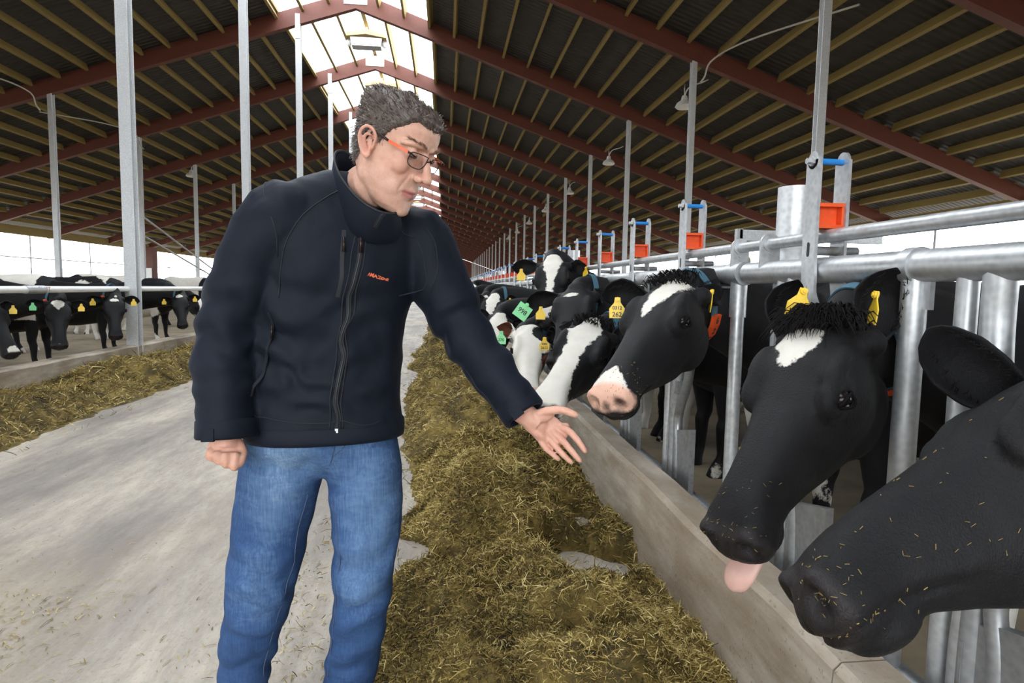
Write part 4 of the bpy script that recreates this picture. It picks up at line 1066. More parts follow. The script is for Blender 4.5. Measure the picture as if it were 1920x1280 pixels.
def jacket_mat():
    t = NT('navy_softshell'); co = t.n('ShaderNodeTexCoord').outputs['Object']
    b = t.noise(500, 2, co); a = t.noise(6, 4, co, (1, 1, .6))
    w = t.n('ShaderNodeTexNoise'); w.inputs['Scale'].default_value = 9; w.inputs['Detail'].default_value = 3; w.inputs['Distortion'].default_value = 1.2; t.l(co, w.inputs['Vector'])
    t.bump(t.math('ADD', t.math('MULTIPLY', b, .12), t.math('MULTIPLY', w.outputs['Fac'], .9)), .35, .012)
    t.b.inputs['Sheen Weight'].default_value = .05; t.b.inputs['Sheen Roughness'].default_value = .4; t.b.inputs['Sheen Tint'].default_value = (.4, .5, .75, 1)
    return t.set(t.mix(a, (.0038, .0058, .0115), (.0068, .0102, .019)), .66, 0, .18)
M['jacket'] = jacket_mat()
M['seam'] = plain('jacket_seam', (.006, .008, .014), .7)
M['zip'] = plain('jacket_zip', (.010, .012, .018), .5)
M['logo'] = plain('orange_stitching', (.75, .16, .07), .7)
def denim_mat():
    t = NT('blue_denim'); co = t.n('ShaderNodeTexCoord').outputs['Object']
    q = t.n('ShaderNodeAttribute'); q.attribute_name = 'fade'
    s = t.noise(1, 4, co, (260, 260, 14), .6); a = t.noise(7, 5, co); cr = t.noise(22, 4, co, (1, 1, 3), .6, .8); tw = t.noise(700, 1, co)
    f = t.math('ADD', q.outputs['Fac'], t.math('ADD', t.math('MULTIPLY', t.math('SUBTRACT', a, .5), .45), t.math('ADD', t.math('MULTIPLY', t.math('SUBTRACT', s, .5), .5), t.math('MULTIPLY', t.math('SUBTRACT', cr, .5), .4))))
    c = t.ramp(f, [(0, (.012, .028, .08)), (.4, (.033, .076, .18)), (.7, (.095, .17, .30)), (1, (.26, .37, .50))])
    t.bump(t.math('ADD', t.math('MULTIPLY', tw, .25), t.math('ADD', t.math('MULTIPLY', s, .3), cr)), .3, .006)
    return t.set(c, .8, 0, .2)
M['denim'] = denim_mat()
M['thread'] = plain('denim_thread', (.05, .07, .13), .8)
M['hair'] = plain('brown_grey_hair', (.075, .055, .045), .5, var=.5, scale=120)
M['hairlight'] = plain('grey_hair', (.2, .17, .15), .45, var=.3, scale=150)
M['brow'] = plain('brow_hair', (.24, .145, .095), .6)
M['iris'] = plain('dark_eye', (.05, .035, .03), .2)
M['rim'] = plain('brown_metal_rim', (.03, .02, .018), .3, .6)
M['temple'] = plain('orange_temple', (.75, .13, .05), .35)
def lens_mat():
    t = NT('spectacle_lens'); g = t.n('ShaderNodeBsdfGlossy'); g.inputs['Roughness'].default_value = .02
    tp = t.n('ShaderNodeBsdfTransparent'); tp.inputs[0].default_value = (.93, .93, .95, 1); mx = t.n('ShaderNodeMixShader'); mx.inputs[0].default_value = .08; t.l(tp.outputs[0], mx.inputs[1]); t.l(g.outputs[0], mx.inputs[2]); t.l(mx.outputs[0], t.out.inputs[0]); return t.m
M['lens'] = lens_mat()

MAN = np.array([-.30, 1.55, 0.])
man = empty('person', tuple(MAN)); tag(man, 'man in navy softshell jacket and blue jeans holding out his open hand to the cows', 'person')
def W(p): return np.array(p, float)-MAN
def ring(c, l, f, hw, hd, n=32, p=.85, back=1.0):
    out = []
    for k in range(n):
        th = 2*PI*k/n; cc, ss = math.cos(th), math.sin(th)
        out.append(tuple(c+l*hw*math.copysign(abs(cc)**p, cc)+f*hd*(back if ss < 0 else 1)*math.copysign(abs(ss)**p, ss)))
    return out
# ---- joints
PEL = W((-0.304, 1.570, 0.843)); RHIP, LHIP = W((-0.403, 1.570, 0.775)), W((-0.205, 1.550, 0.779))
RKN, LKN = W((-0.451, 1.540, 0.464)), W((-0.200, 1.500, 0.461)); RAN, LAN = W((-0.506, 1.560, 0.099)), W((-0.243, 1.530, 0.090))
RSH, LSH = W((-0.372, 1.490, 1.361)), W((-0.068, 1.620, 1.313)); REL, LEL = W((-0.500, 1.490, 1.102)), W((0.058, 1.580, 1.078)); RWR, LWR = W((-0.490, 1.430, 0.862)), W((0.197, 1.470, 0.891))
HF = norm((.745, -.47, -.475)); HU = np.array([.40, -.26, .88]); HU = norm(HU-HF*np.dot(HU, HF)); HL = np.cross(HU, HF)
HO = W((-0.165, 1.405, 1.505))+HL*.076
def HP(x, y, z): return HO+HF*x+HL*y+HU*z
# ---- body: one continuous skin
mb = MB()
HSL = [(-.119, .072, .035, .016), (-.113, .090, .010, .035), (-.10, .0965, -.01, .0485), (-.085, .0955, -.035, .0565), (-.068, .093, -.055, .0615), (-.052, .0945, -.068, .0645), (-.03, .0925, -.078, .066), (-.01, .088, -.086, .0695), (.01, .0855, -.091, .0715), (.03, .0855, -.095, .0725), (.045, .0915, -.0975, .073),
       (.06, .0945, -.099, .0745), (.078, .092, -.098, .075), (.094, .084, -.092, .072), (.108, .068, -.08, .0625), (.118, .046, -.058, .046), (.124, .018, -.028, .022)]
secs = []
for z, fr, bk, hw in HSL:
    mid, h = (fr+bk)/2, (fr-bk)/2; s = []
    for k in range(40):
        th = 2*PI*k/40; c, d = math.cos(th), math.sin(th); pw = .92 if c > 0 else .85
        nar = 1-.12*max(0, c)**2*(1 if z < .03 else .3)
        s.append(tuple(HP(mid+h*math.copysign(abs(c)**.9, c), hw*nar*math.copysign(abs(d)**pw, d), z)))
    secs.append(s)
mb.loft(secs)
def he(c, r, tilt=0, n=(18, 12)):
    A = [HF*math.cos(tilt)+HU*math.sin(tilt), HL, HU*math.cos(tilt)-HF*math.sin(tilt)]; mb.ell(HP(*c), r, A, *n)
mb.tube([HP(.082, 0, .04), HP(.094, 0, .026), HP(.107, 0, .007), HP(.116, 0, -.008)], [.008, .0082, .0098, .0105], 12)
he((.1175, 0, -.0135), (.0130, .0120, .0110)); he((.102, 0, -.0165), (.018, .0145, .011))
for s in (-1, 1):
    he((.1035, s*.0135, -.0185), (.0130, .0080, .0088)); he((.060, s*.040, -.004), (.026, .022, .026)); he((.078, s*.0325, .0285), (.0125, .0145, .0115))
    mb.tube([HP(.0915, s*.006, .0455), HP(.0905, s*.026, .0495), HP(.077, s*.049, .046), HP(.06, s*.062, .04)], [.006, .0072, .0068, .005], 10)
    he((.04, s*.030, -.058), (.045, .028, .038)); he((.0, s*.048, -.05), (.035, .018, .035))
    # outer ear
    def E(x, z, o=0.): return HP(-.004+x*.93-z*.12, s*(.077+o), .004+z)
    mb.tube([E(*q) for q in spline([(.014, .004, .002), (.017, .02, .004), (.008, .032, .010), (-.008, .033, .014), (-.019, .02, .017), (-.019, .002, .016), (-.011, -.016, .010), (.002, -.026, .006), (.012, -.018, .002)], 30)], .0042, 8)
    mb.tube([E(*q) for q in spline([(.006, .018, .006), (-.007, .018, .010), (-.011, .003, .010), (-.004, -.012, .006)], 14)], .0036, 8)
    mb.ell(E(-.003, .004, -.003), (.020, .0035, .030), [HF, HL, HU]); mb.ell(E(.004, -.024, .004), (.009, .0045, .009), [HF, HL, HU]); mb.ell(E(.013, -.004, .003), (.005, .004, .008), [HF, HL, HU])
mb.tube([HP(.078, -.026, -.0575), HP(.090, -.013, -.0535), HP(.0965, -.004, -.0515), HP(.0965, .004, -.0515), HP(.090, .013, -.0535), HP(.078, .026, -.0575)], [.0025, .0044, .005, .005, .0044, .0025], 10)
mb.tube([HP(.077, -.024, -.060), HP(.089, -.012, -.0645), HP(.0945, 0, -.0655), HP(.089, .012, -.0645), HP(.077, .024, -.060)], [.0025, .0046, .0054, .0046, .0025], 10)
he((.086, 0, -.102), (.014, .022, .015))
NB = W((-0.208, 1.585, 1.438))
mb.tube([HP(.01, 0, -.04), HP(-.012, 0, -.085), NB*.5+HP(-.02, 0, -.1)*.5, NB, NB-np.array([0, 0, .12])], [.056, .057, .058, .062, .08], 20)
# torso, arms, legs under the clothes
mb.tube([NB-np.array([0, 0, .05]), W((-0.243, 1.570, 1.272)), W((-0.283, 1.570, 1.046)), PEL, PEL-np.array([0, 0, .06])], [.06, .1, .09, .11, .08], 16)
for sh, el, wr in ((RSH, REL, RWR), (LSH, LEL, LWR)):
    mb.tube([NB-np.array([0, 0, .08]), sh, el, wr*.75+el*.25, wr], [.05, .05, .04, .033, .026], 14)
for hp, kn, an in ((RHIP, RKN, RAN), (LHIP, LKN, LAN)):
    mb.tube([PEL, hp, kn, an, an-np.array([0, 0, .05])], [.07, .055, .04, .03, .03], 14)
    mb.tube([an, an+np.array([.02, -.1, -.045]), an+np.array([.03, -.17, -.06])], [.035, .035, .02], 10)
# open left hand
hn = norm((-.15, -1, .45))                                   # palm looks to the camera and up
def finger(pts, r, n=10): mb.tube(spline([W(p) for p in pts], 12), np.interp(np.linspace(0, 1, 12), [0, .2, .45, .7, .9, 1], [r*1.05, r, r*1.0, r*.93, r*.8, r*.4]), n)
finger([(0.285, 1.468, 0.862), (0.307, 1.455, 0.853), (0.326, 1.436, 0.832), (0.343, 1.428, 0.806)], .0088)
finger([(0.266, 1.468, 0.851), (0.287, 1.455, 0.834), (0.309, 1.438, 0.809), (0.333, 1.434, 0.782)], .0088)
finger([(0.248, 1.468, 0.844), (0.269, 1.458, 0.821), (0.291, 1.450, 0.797), (0.315, 1.446, 0.775)], .0083)
finger([(0.230, 1.468, 0.841), (0.246, 1.462, 0.814), (0.266, 1.460, 0.796), (0.284, 1.455, 0.781)], .0074)
finger([(0.225, 1.462, 0.896), (0.251, 1.445, 0.907), (0.284, 1.430, 0.911), (0.319, 1.420, 0.899)], .0105)
def palm(c, r, a1, a2):
    A0 = norm(a1); A1 = norm(np.array(a2)-A0*np.dot(a2, A0)); mb.ell(W(c), r, [A0, A1, np.cross(A0, A1)], 20, 14)
wd = np.array((0.277, 1.460, 0.835))-np.array((0.205, 1.470, 0.891)); cross = np.array((0.247, 1.460, 0.815))-np.array((0.305, 1.460, 0.856))
palm((0.256, 1.476, 0.852), (.052, .038, .0125), wd, cross); palm((0.283, 1.470, 0.840), (.020, .038, .0115), wd, cross); palm((0.224, 1.474, 0.872), (.034, .030, .016), wd, cross)
palm((0.238, 1.462, 0.890), (.034, .016, .016), np.array((0.286, 1.440, 0.905))-np.array((0.218, 1.470, 0.882)), cross); palm((0.225, 1.466, 0.852), (.034, .014, .014), wd, cross)
mb.tube([W((0.173, 1.485, 0.910)), W((0.206, 1.476, 0.887)), W((0.230, 1.474, 0.869))], [.029, .028, .027], 14)
# right fist hanging by the thigh
palm((-0.490, 1.428, 0.830), (.030, .040, .018), (0, 0, -1), (1, .3, 0)); palm((-0.492, 1.420, 0.818), (.020, .040, .016), (.1, 0, -1), (1, .3, 0))
mb.tube([W((-0.495, 1.445, 0.879)), W((-0.491, 1.435, 0.851)), W((-0.491, 1.430, 0.830))], [.03, .029, .03], 14)
KN = [(((-0.463, 1.408, 0.823), (-0.464, 1.400, 0.795), (-0.470, 1.425, 0.789), (-0.476, 1.440, 0.804)), .0105), (((-0.482, 1.404, 0.823), (-0.480, 1.396, 0.803), (-0.486, 1.420, 0.795), (-0.492, 1.440, 0.810)), .0104),
      (((-0.501, 1.406, 0.825), (-0.496, 1.398, 0.809), (-0.502, 1.422, 0.802), (-0.508, 1.440, 0.815)), .0098), (((-0.519, 1.412, 0.830), (-0.514, 1.406, 0.816), (-0.519, 1.428, 0.810), (-0.524, 1.442, 0.822)), .009)]
for pts, r in KN: finger(pts, r)
finger([(-0.467, 1.440, 0.839), (-0.453, 1.425, 0.821), (-0.452, 1.410, 0.805), (-0.458, 1.405, 0.792)], .0105)
bme = remesh(mb, .003, 2, .45)
v = np_mesh(bme); rel = v-HO; hx, hy, hz = rel@HF, rel@HL, rel@HU
d = np.zeros((len(v), 3))
def dent(x, y, z, rx, ry, rz, amt, ax):
    global d
    w = np.exp(-(((hx-x)/rx)**2+((hy-y)/ry)**2+((hz-z)/rz)**2)); d = d+w[:, None]*np.asarray(ax)[None]*amt
for s in (-1, 1):
    dent(.087, s*.018, .033, .02, .009, .010, -.005, HF); dent(.085, s*.034, .0395, .014, .018, .004, -.003, HF)
    dent(.084, s*.034, .0165, .014, .018, .006, -.0025, HF)
    dent(.108, s*.0068, -.0255, .007, .0038, .0045, .006, HU)                               # nostrils
    # smile fold from the nose wing to the mouth corner
    t = np.clip((-.014-hz)/.045, 0, 1); yy = s*(.021+.016*t); w = np.exp(-((hy-yy)/.0035)**2)*smoothstep(-.012, -.022, hz)*smoothstep(-.066, -.052, hz)*(hx > .05); d = d-w[:, None]*(HF*.7+HL*s*.5)[None]*.0028
for s in (-1, 1): dent(-.004, s*.088, .004, .009, .02, .013, -.007*s, HL)
w = np.exp(-((hz+.0592)/.0022)**2)*(hx > .07)*smoothstep(.030, .024, np.abs(hy)); d = d-w[:, None]*HF[None]*.0035                # mouth line
w = np.exp(-((hz+.079)/.007)**2)*(hx > .07)*smoothstep(.024, .008, np.abs(hy)); d = d-w[:, None]*HF[None]*.003                   # under the lip
v = v+d; set_np(bme, v)
lip = np.exp(-(((hz+.0595)/.0095)**2)**2)*smoothstep(.027, .022, np.abs(hy))*(hx > .068)
beard = smoothstep(-.02, -.045, hz+.25*np.minimum(0, np.abs(hy)-.05))*(np.linalg.norm(rel, axis=1) < .15)*smoothstep(-.14, -.115, hz)
red = .35*np.exp(-(((hx-.112)/.015)**2+(hy/.014)**2+((hz+.012)/.015)**2))+.3*np.exp(-(((np.abs(hy)-.045)/.02)**2+((hz+.012)/.02)**2))*(hx > .03)+.35*(np.abs(hy) > .078)*(np.abs(hz) < .05)*(np.abs(hx) < .05)
far_ = np.linalg.norm(rel, axis=1) > .3; red = red+far_*.16
for k, x in (('lip', lip*.95), ('beard', beard*.45), ('red', red)):
    at = bme.attributes.new(k, 'FLOAT', 'POINT'); at.data.foreach_set('value', np.clip(x, 0, 1).astype(np.float32))
link('body', bme, M['skin'], man, True); bodybv = bvh_of(bme)
# lashes, brows
for s in (-1, 1):
    m = MB(); m.tube([np.array(bodybv.ray_cast(Vector(HP(.14, s*(.0325+q*.0125), .0235+.003*q*q).tolist()), Vector((-HF).tolist()), .2)[0] or HP(.09, s*.0325, .0235))+HF*.0005 for q in np.linspace(-1, 1, 9)], [.0006, .0014, .0019, .0021, .0021, .0021, .0019, .0014, .0006], 6); m.build('lashes', M['rim'], man, True)
    m = MB(); m.ell(HP(.0815, s*.0325, .0215), (.0098, .0105, .0042), [HF, HL, HU], 16, 10); m.build('eye', M['iris'], man, True)
    m = MB(); rg = np.random.default_rng(5+s)
    for k in range(110):
        q = rg.uniform(0, 1); p = Vector((HP(.1-.03*q*q, s*(.012+.042*q), .0485+.005*math.sin(q*2.6)+rg.normal()*.0022)).tolist()); h = bodybv.find_nearest(p)
        a = np.array(h[0]); n_ = np.array(h[1]); dd = norm(HL*s*.9+HU*rg.normal(.15, .25)-HF*.35*q); m.tube([a, a+dd*.005+n_*.0016, a+dd*.010+n_*.0008], [.0004, .00035, .0001], 3, caps=False)
    o = m.build('eyebrow', M['brow'], man, fix=False); o['kind'] = 'stuff'
# ---- hair: scalp cap plus short curls
def hairline(x, y):
    """lowest head height that carries hair, for a direction around the skull"""
    an = np.degrees(np.arctan2(np.abs(y), x)); return np.interp(an, [0, 15, 28, 38, 48, 58, 66, 80, 95, 105, 120, 180], [.080, .083, .088, .080, .062, .052, .036, -.004, .030, .028, -.042, -.066])
zs = np.linspace(-.075, .1285, 84); nA = 170
HSz = [q[0] for q in HSL]; cap = MB(); grid = {}; zc = np.minimum(zs, .124)
fr, bk, hw = [np.interp(zc, HSz, [q[j] for q in HSL])[:, None] for j in (1, 2, 3)]
topk = 1-.97*smoothstep(.118, .1285, zs)[:, None]; mid, hh_ = (fr+bk)/2, (fr-bk)/2*topk; hw = hw*topk; th = (2*PI*np.arange(nA)/nA)[None]; c, dd = np.cos(th), np.sin(th)
X_ = mid+hh_*np.sign(c)*np.abs(c)**.9; Y_ = hw*(1-.036*np.maximum(0, c)**2)*np.sign(dd)*np.abs(dd)**np.where(c > 0, .92, .85); Z_ = np.broadcast_to(zs[:, None], X_.shape)
pts = np.stack([X_, Y_, Z_], -1); an = np.degrees(np.arctan2(np.abs(Y_), X_+.005))
hl = np.interp(an, [0, 15, 28, 38, 48, 58, 66, 80, 95, 105, 120, 180], [.080, .083, .088, .080, .062, .052, .036, -.004, .030, .028, -.042, -.066])+.003*vnoise(pts, 150, 12)
over = Z_-hl; edge = smoothstep(0, .018, over)
thick = edge*(.004+.005*smoothstep(.05, .11, Z_)+.004*smoothstep(.03, .09, X_)*smoothstep(.07, .1, Z_)+.0026*vnoise(pts, 70, 2)+.0016*vnoise(pts, 170, 6))
rad = np.stack([X_-mid, Y_*1.2, np.maximum(0, Z_-.05)*1.6], -1); rad /= np.linalg.norm(rad, axis=-1)[..., None]+1e-9
pts = pts+rad*thick[..., None]-rad*(.004*(1-edge))[..., None]; pw = HO+pts[..., :1]*HF+pts[..., 1:2]*HL+pts[..., 2:]*HU
cap.v = [tuple(p) for p in pw.reshape(-1, 3)]
for i in range(len(zs)):
    for k in range(nA): grid[(i, k)] = (i*nA+k, over[i, k])
for i in range(len(zs)-1):
    for k in range(nA):
        q = [(i, k), (i, (k+1) % nA), (i+1, (k+1) % nA), (i+1, k)]
        if min(grid[a][1] for a in q) > -.004: cap.f.append(tuple(grid[a][0] for a in q))
hair = cap.build('hair', M['hair'], man, True)
m1, m2 = MB(), MB(); rg = np.random.default_rng(3)
ok = [(key, g) for key, g in grid.items() if g[1] > .003]
edge_ok = [q for q in ok if q[1][1] < .012]
for t in range(6500):
    key, g = ok[rg.integers(len(ok))] if t < 5000 else edge_ok[rg.integers(len(edge_ok))]; p = np.array(cap.v[g[0]])+rg.normal(size=3)*.0015; rel_ = p-HO; n_ = norm((rel_@HF+.005)*HF+(rel_@HL)*HL*1.2+max(0, rel_@HU-.02)*HU)
    z = rel_@HU; flow = norm(-HF*.8*smoothstep(.0, .06, np.array(z))-HU*.8*smoothstep(.07, .02, np.array(z))+HL*rg.normal()*.5+HU*.2+HF*rg.normal()*.5); ln = rg.uniform(.006, .011)*(1+.35*(z > .08))
    q1 = p+n_*ln*.16+flow*ln*.5; q2 = p+n_*ln*.06+flow*ln*.95+rg.normal(size=3)*.0015
    (m1 if rg.uniform() < .62 else m2).tube([p-n_*.001, q1, q2], [.0008, .0007, .0002], 3, caps=False)
o = m1.build('hair_strands', M['hair'], hair, fix=False); o['kind'] = 'stuff'; o = m2.build('grey_strands', M['hairlight'], hair, fix=False); o['kind'] = 'stuff'
# ---- spectacles
gl = empty('glasses'); gl.parent = man; gl['label'] = 'half-rimmed glasses with orange temples'
GT = -.10
def GP(x, y, z): return HP(x+.0, y, z)
for s in (-1, 1):
    q = []
    for (cx, cz) in ((-.024, .0125), (-.012, .0138), (.0, .0142), (.012, .0138), (.0235, .012), (.0255, .004), (.0245, -.006), (.019, -.0125), (.008, -.0155), (-.008, -.0155), (-.018, -.0125), (-.0235, -.005), (-.025, .005)):
        y = s*.0335+s*cx*-1 if False else s*(.0335+cx); q.append(GP(.1035-7.5*max(0, abs(y)-.02)**2+cz*.12, y, .0185+cz*1.1))
    ctr = sum(q)/len(q); m = MB(); sm = spline(q+[q[0]], 60); m.tube(sm[:-1].tolist()+[sm[0].tolist()], .0012, 8, caps=False); m.build('rim', M['rim'], gl, True)
    m = MB(); pts = [tuple(p) for p in sm[:-1]]; m.add([tuple(ctr+HF*.0015)]+pts, [(0, i+1, (i+1) % len(pts)+1) for i in range(len(pts))]); m.build('lens', M['lens'], gl, True)
    hinge = GP(.092, s*.0675, .0290); m = MB(); m.tube([GP(.0985, s*.058, .0285), GP(.0975, s*.065, .0288), hinge], [.002, .0026, .0026], 8); m.build('hinge', M['rim'], gl, True)
    m = MB(); m.tube([hinge, GP(.07, s*.0745, .0295), GP(.042, s*.0785, .0305)], 1, flat=(.0062, .0022), ref=HU); m.build('temple', M['temple'], gl)
    m = MB(); m.tube([GP(.042, s*.0785, .0305), GP(.02, s*.0805, .033), GP(.002, s*.081, .034), GP(-.012, s*.08, .022), GP(-.016, s*.079, .01)], [.003, .0024, .002, .002, .0015], 8); m.build('temple_tip', M['rim'], gl, True)
m = MB(); m.tube([GP(.1035, -.0095, .022), GP(.1095, -.004, .0265), GP(.1095, .004, .0265), GP(.1035, .0095, .022)], .0012, 8); m.build('bridge', M['rim'], gl, True)
# ---- jacket
def frame(tx, ty, tz, yaw):
    f = np.array([math.sin(yaw), -math.cos(yaw), 0]); l = np.array([math.cos(yaw), math.sin(yaw), 0])
    return f, l
def lean(l, a): return norm(l*math.cos(a)+np.array([0, 0, -math.sin(a)]))
ST = [((-0.296, 1.575, 0.834), .20, .0, .192, .128), ((-0.297, 1.575, 0.856), .20, .0, .194, .131), ((-0.297, 1.575, 0.917), .22, .0, .187, .126), ((-0.292, 1.575, 0.992), .25, .0, .180, .121), ((-0.286, 1.575, 1.073), .28, .02, .180, .121), ((-0.278, 1.575, 1.153), .32, .05, .187, .126),
      ((-0.264, 1.575, 1.239), .36, .10, .195, .13), ((-0.251, 1.575, 1.312), .40, .15, .198, .126), ((-0.239, 1.578, 1.365), .42, .19, .190, .115), ((-0.229, 1.580, 1.407), .43, .22, .160, .10), ((-0.219, 1.585, 1.438), .43, .22, .112, .086), ((-0.213, 1.585, 1.460), .43, .2, .08, .075)]
jb = MB(); secs = []
for c, yaw, tl, hw, hd in ST:
    f_, l_ = frame(0, 0, 0, yaw); l_ = lean(l_, tl); secs.append(ring(W(c), l_, f_, hw, hd, 36, .82))
jb.loft(secs)
def sleeve(pts, radii, flatk=1.0):
    P = spline(pts, 22); R = np.interp(np.linspace(0, 1, 22), np.linspace(0, 1, len(radii)), radii); jb.tube(P, list(R), 22); return P, R
SR = sleeve([RSH+np.array([.06, .03, -.02]), RSH, RSH*.62+REL*.38+np.array([-.012, 0, .012]), REL, REL*.5+RWR*.5+np.array([-.008, 0, 0]), RWR+np.array([0, 0, .012])], [.065, .082, .077, .068, .064, .060])
SLv = sleeve([LSH+np.array([-.07, .0, -.0]), LSH, LSH*.55+LEL*.45, LEL, LEL*.5+LWR*.5, LWR-(LWR-LEL)*.06], [.08, .090, .078, .066, .060, .053])
jme = remesh(jb, .0065, 4, .5)
v = np_mesh(jme)
me_n = np.empty(len(v)*3); jme.vertices.foreach_get('normal', me_n); me_n = me_n.reshape(-1, 3)
def folds(v, o, ax, cen, rad, freq, amp, seed, skew=0):
    """ridges running across direction ax, faded around cen"""
    rel = v-cen; t = rel@ax; w = np.exp(-(np.linalg.norm(rel, axis=1)/rad)**2); ph = vnoise(v, 9, seed)*1.7+vnoise(v, 22, seed+1)*.6
    return w*amp*np.sin(t*freq+ph*2+skew)
dsp = .0038*vnoise(v*np.array([1, 1, .7]), 11, 1)+.0018*vnoise(v, 26, 2)
dz_ = np.array([0, 0, 1.])
for cen, ax, rad, fr, am in ((REL, norm(RWR-RSH), .14, 75, .0065), (REL*.5+RWR*.5, norm(RWR-REL), .10, 80, .005), (LEL, norm(LWR-LSH), .15, 72, .0065), (LEL*.4+LWR*.6, norm(LWR-LEL), .09, 85, .004), (LSH, norm(LEL-LSH+np.array([.1, 0, .25])), .12, 60, .005),
                             (W((-0.379, 1.450, 1.131)), norm((.55, 0, .83)), .12, 60, .006), (W((-0.298, 1.450, 1.008)), norm((.35, 0, .93)), .16, 55, .005), (W((-0.164, 1.450, 1.071)), norm((-.35, 0, .93)), .14, 55, .005), (W((-0.214, 1.450, 0.921)), norm((.1, 0, 1)), .12, 60, .003), (RSH, norm((-.5, 0, .85)), .10, 60, .004)):
    dsp = dsp+folds(v, None, ax, np.array(cen), rad, fr, am, int(abs(cen[0])*100) % 50)
v = v+me_n*dsp[:, None]
# open hem and cuffs stay clean: flatten noise near them is not needed
set_np(jme, v); jk = link('jacket', jme, M['jacket'], man, True); jbv = bvh_of(jme)
# hem band and cuffs
m = MB()
f_, l_ = frame(0, 0, 0, .20); hemc = W(ST[0][0]); m.loft([ring(hemc+np.array([0, 0, dz]), l_, f_, .191+e, .1285+e, 48, .82) for dz, e in ((.03, .001), (.026, .004), (.0, .0045), (-.010, .003), (-.012, -.006))], caps=False); m.build('hem_band', M['jacket'], jk, True)
def cuff(c, ax, r, ln, nm):
    ax = norm(ax); a = norm(np.cross(ax, (0, .3, 1) if abs(ax[2]) < .9 else (1, 0, 0))); b = np.cross(ax, a); m = MB(); secs = []
    for t, rr in ((-ln, r+.001), (-ln*.9, r+.0055), (-ln*.1, r+.006), (0, r+.003), (0, r-.006), (-ln*.6, r-.008)):
        secs.append([tuple(c+ax*t+(a*math.cos(k*2*PI/32)+b*math.sin(k*2*PI/32))*(rr+.0015*math.sin(3*k*2*PI/32+1))) for k in range(32)])
    m.loft(secs, caps=False); o = m.build(nm, M['jacket'], jk, True)
    m = MB(); m.box(tuple(c-ax*ln*.5+norm((-.25, -1, 0))*(r+.006)), (.03, .006, ln*.62), Matrix(np.stack([np.cross(ax, norm((-.25, -1, 0))), norm((-.25, -1, 0)), ax], 1).tolist())); m.build('cuff_tab', M['jacket'], o)
    return o
cuff(RWR+np.array([0, 0, -.012]), RWR-REL+np.array([0, 0, -.1]), .061, .045, 'cuff'); cuff(LWR+(LWR-LEL)*.0, LWR-LEL, .050, .05, 'cuff')
# stand-up collar
m = MB(); nC = 56; secs = []
cb_, cf_ = W((-0.237, 1.660, 1.426)), W((-0.157, 1.455, 1.303)); tb_, tf_ = W((-0.239, 1.570, 1.518)), W((-0.128, 1.425, 1.361))
def cring(t, off, gap=.0):
    bk = cb_*(1-t)+tb_*t; fr = cf_*(1-t)+tf_*t; cen = (bk+fr)/2; ax = (fr-bk)/2; la = norm(np.cross((0, 0, 1), ax)); la = norm(la+np.array([0, 0, -.12])); hw = .088*(1-t)+.064*t
    out = []
    for k in range(nC):
        an = 2*PI*k/nC; out.append(tuple(cen+ax*(1+off/np.linalg.norm(ax))*math.cos(an)+la*(hw+off)*math.sin(an)+np.array([0, 0, .006*math.sin(an*2+.6)*t])))
    return out
m.loft([cring(-.12, -.006), cring(.0, .0), cring(.3, .004), cring(.65, .005), cring(.93, .005), cring(1, .002), cring(.97, -.003), cring(.6, -.004), cring(.1, -.004)], caps=False); colr = m.build('collar', M['jacket'], jk, True)
m = MB(); a = np.array(cring(1, .003)); m.tube(a.tolist()+[a[0].tolist()], .003, 6, caps=False); m.build('collar_edge', M['seam'], jk, True)
# seams, zips and stitching laid on the cloth
def onto(p, lift=.0):
    h = jbv.find_nearest(Vector([float(q) for q in p])); return np.array(h[0])+np.array(h[1])*lift, np.array(h[1])
def surf_line(name, pts, r, mat, lift=.001, parent=None, n=40, flat=None):
    P = spline([W(p) for p in pts], n); Q = [onto(p, lift) for p in P]; pos = np.array([q[0] for q in Q])
    for _ in range(2): pos[1:-1] = (pos[:-2]+2*pos[1:-1]+pos[2:])/4
    m = MB()
    if flat: m.tube(pos, 1, flat=flat, ref=np.cross(pos[1]-pos[0], Q[0][1]))
    else: m.tube(pos, r, 6)
    return m.build(name, mat, parent or jk, True if not flat else False)
ZP = [(-0.155, 1.420, 1.362), (-0.172, 1.420, 1.326), (-0.184, 1.420, 1.266), (-0.199, 1.420, 1.194), (-0.214, 1.420, 1.116), (-0.226, 1.420, 1.049), (-0.238, 1.420, 0.951), (-0.244, 1.420, 0.862)]
jbv0 = jbv; jbv = bvh_of(colr.data)
CZ = [(-0.158, 1.400, 1.313), (-0.144, 1.390, 1.331), (-0.131, 1.385, 1.347), (-0.121, 1.380, 1.358)]
surf_line('collar_zip', CZ, .0022, M['seam'], .002, None, 16); surf_line('collar_zip_tape', CZ, 0, M['zip'], .001, None, 16, (.010, .003))
jbv = jbv0
surf_line('zip_tape', ZP, 0, M['zip'], .0022, None, 60, (.011, .003))
for dx in (-13, 12):
    surf_line('zip_seam', [tuple(np.array(p)+np.array([dx*.00125, 0, 0])) for p in ZP], .0016, M['seam'], .0006)
surf_line('front_zip', ZP, .0022, plain('zip_teeth', (.02, .02, .024), .35, .3), .0036, None, 60)
zp, zn = onto(W((-0.176, 1.420, 1.308)), .008); m = MB(); m.tube([zp+np.array([0, 0, .012]), zp-np.array([.002, .002, .03])], [.003, .0045], 8); m.build('zip_pull', M['rim'], jk, True)
zp, zn = onto(W((-0.244, 1.420, 0.862)), .006); MB().box(tuple(zp), (.007, .004, .01)).build('zip_stop', M['galv'], jk)
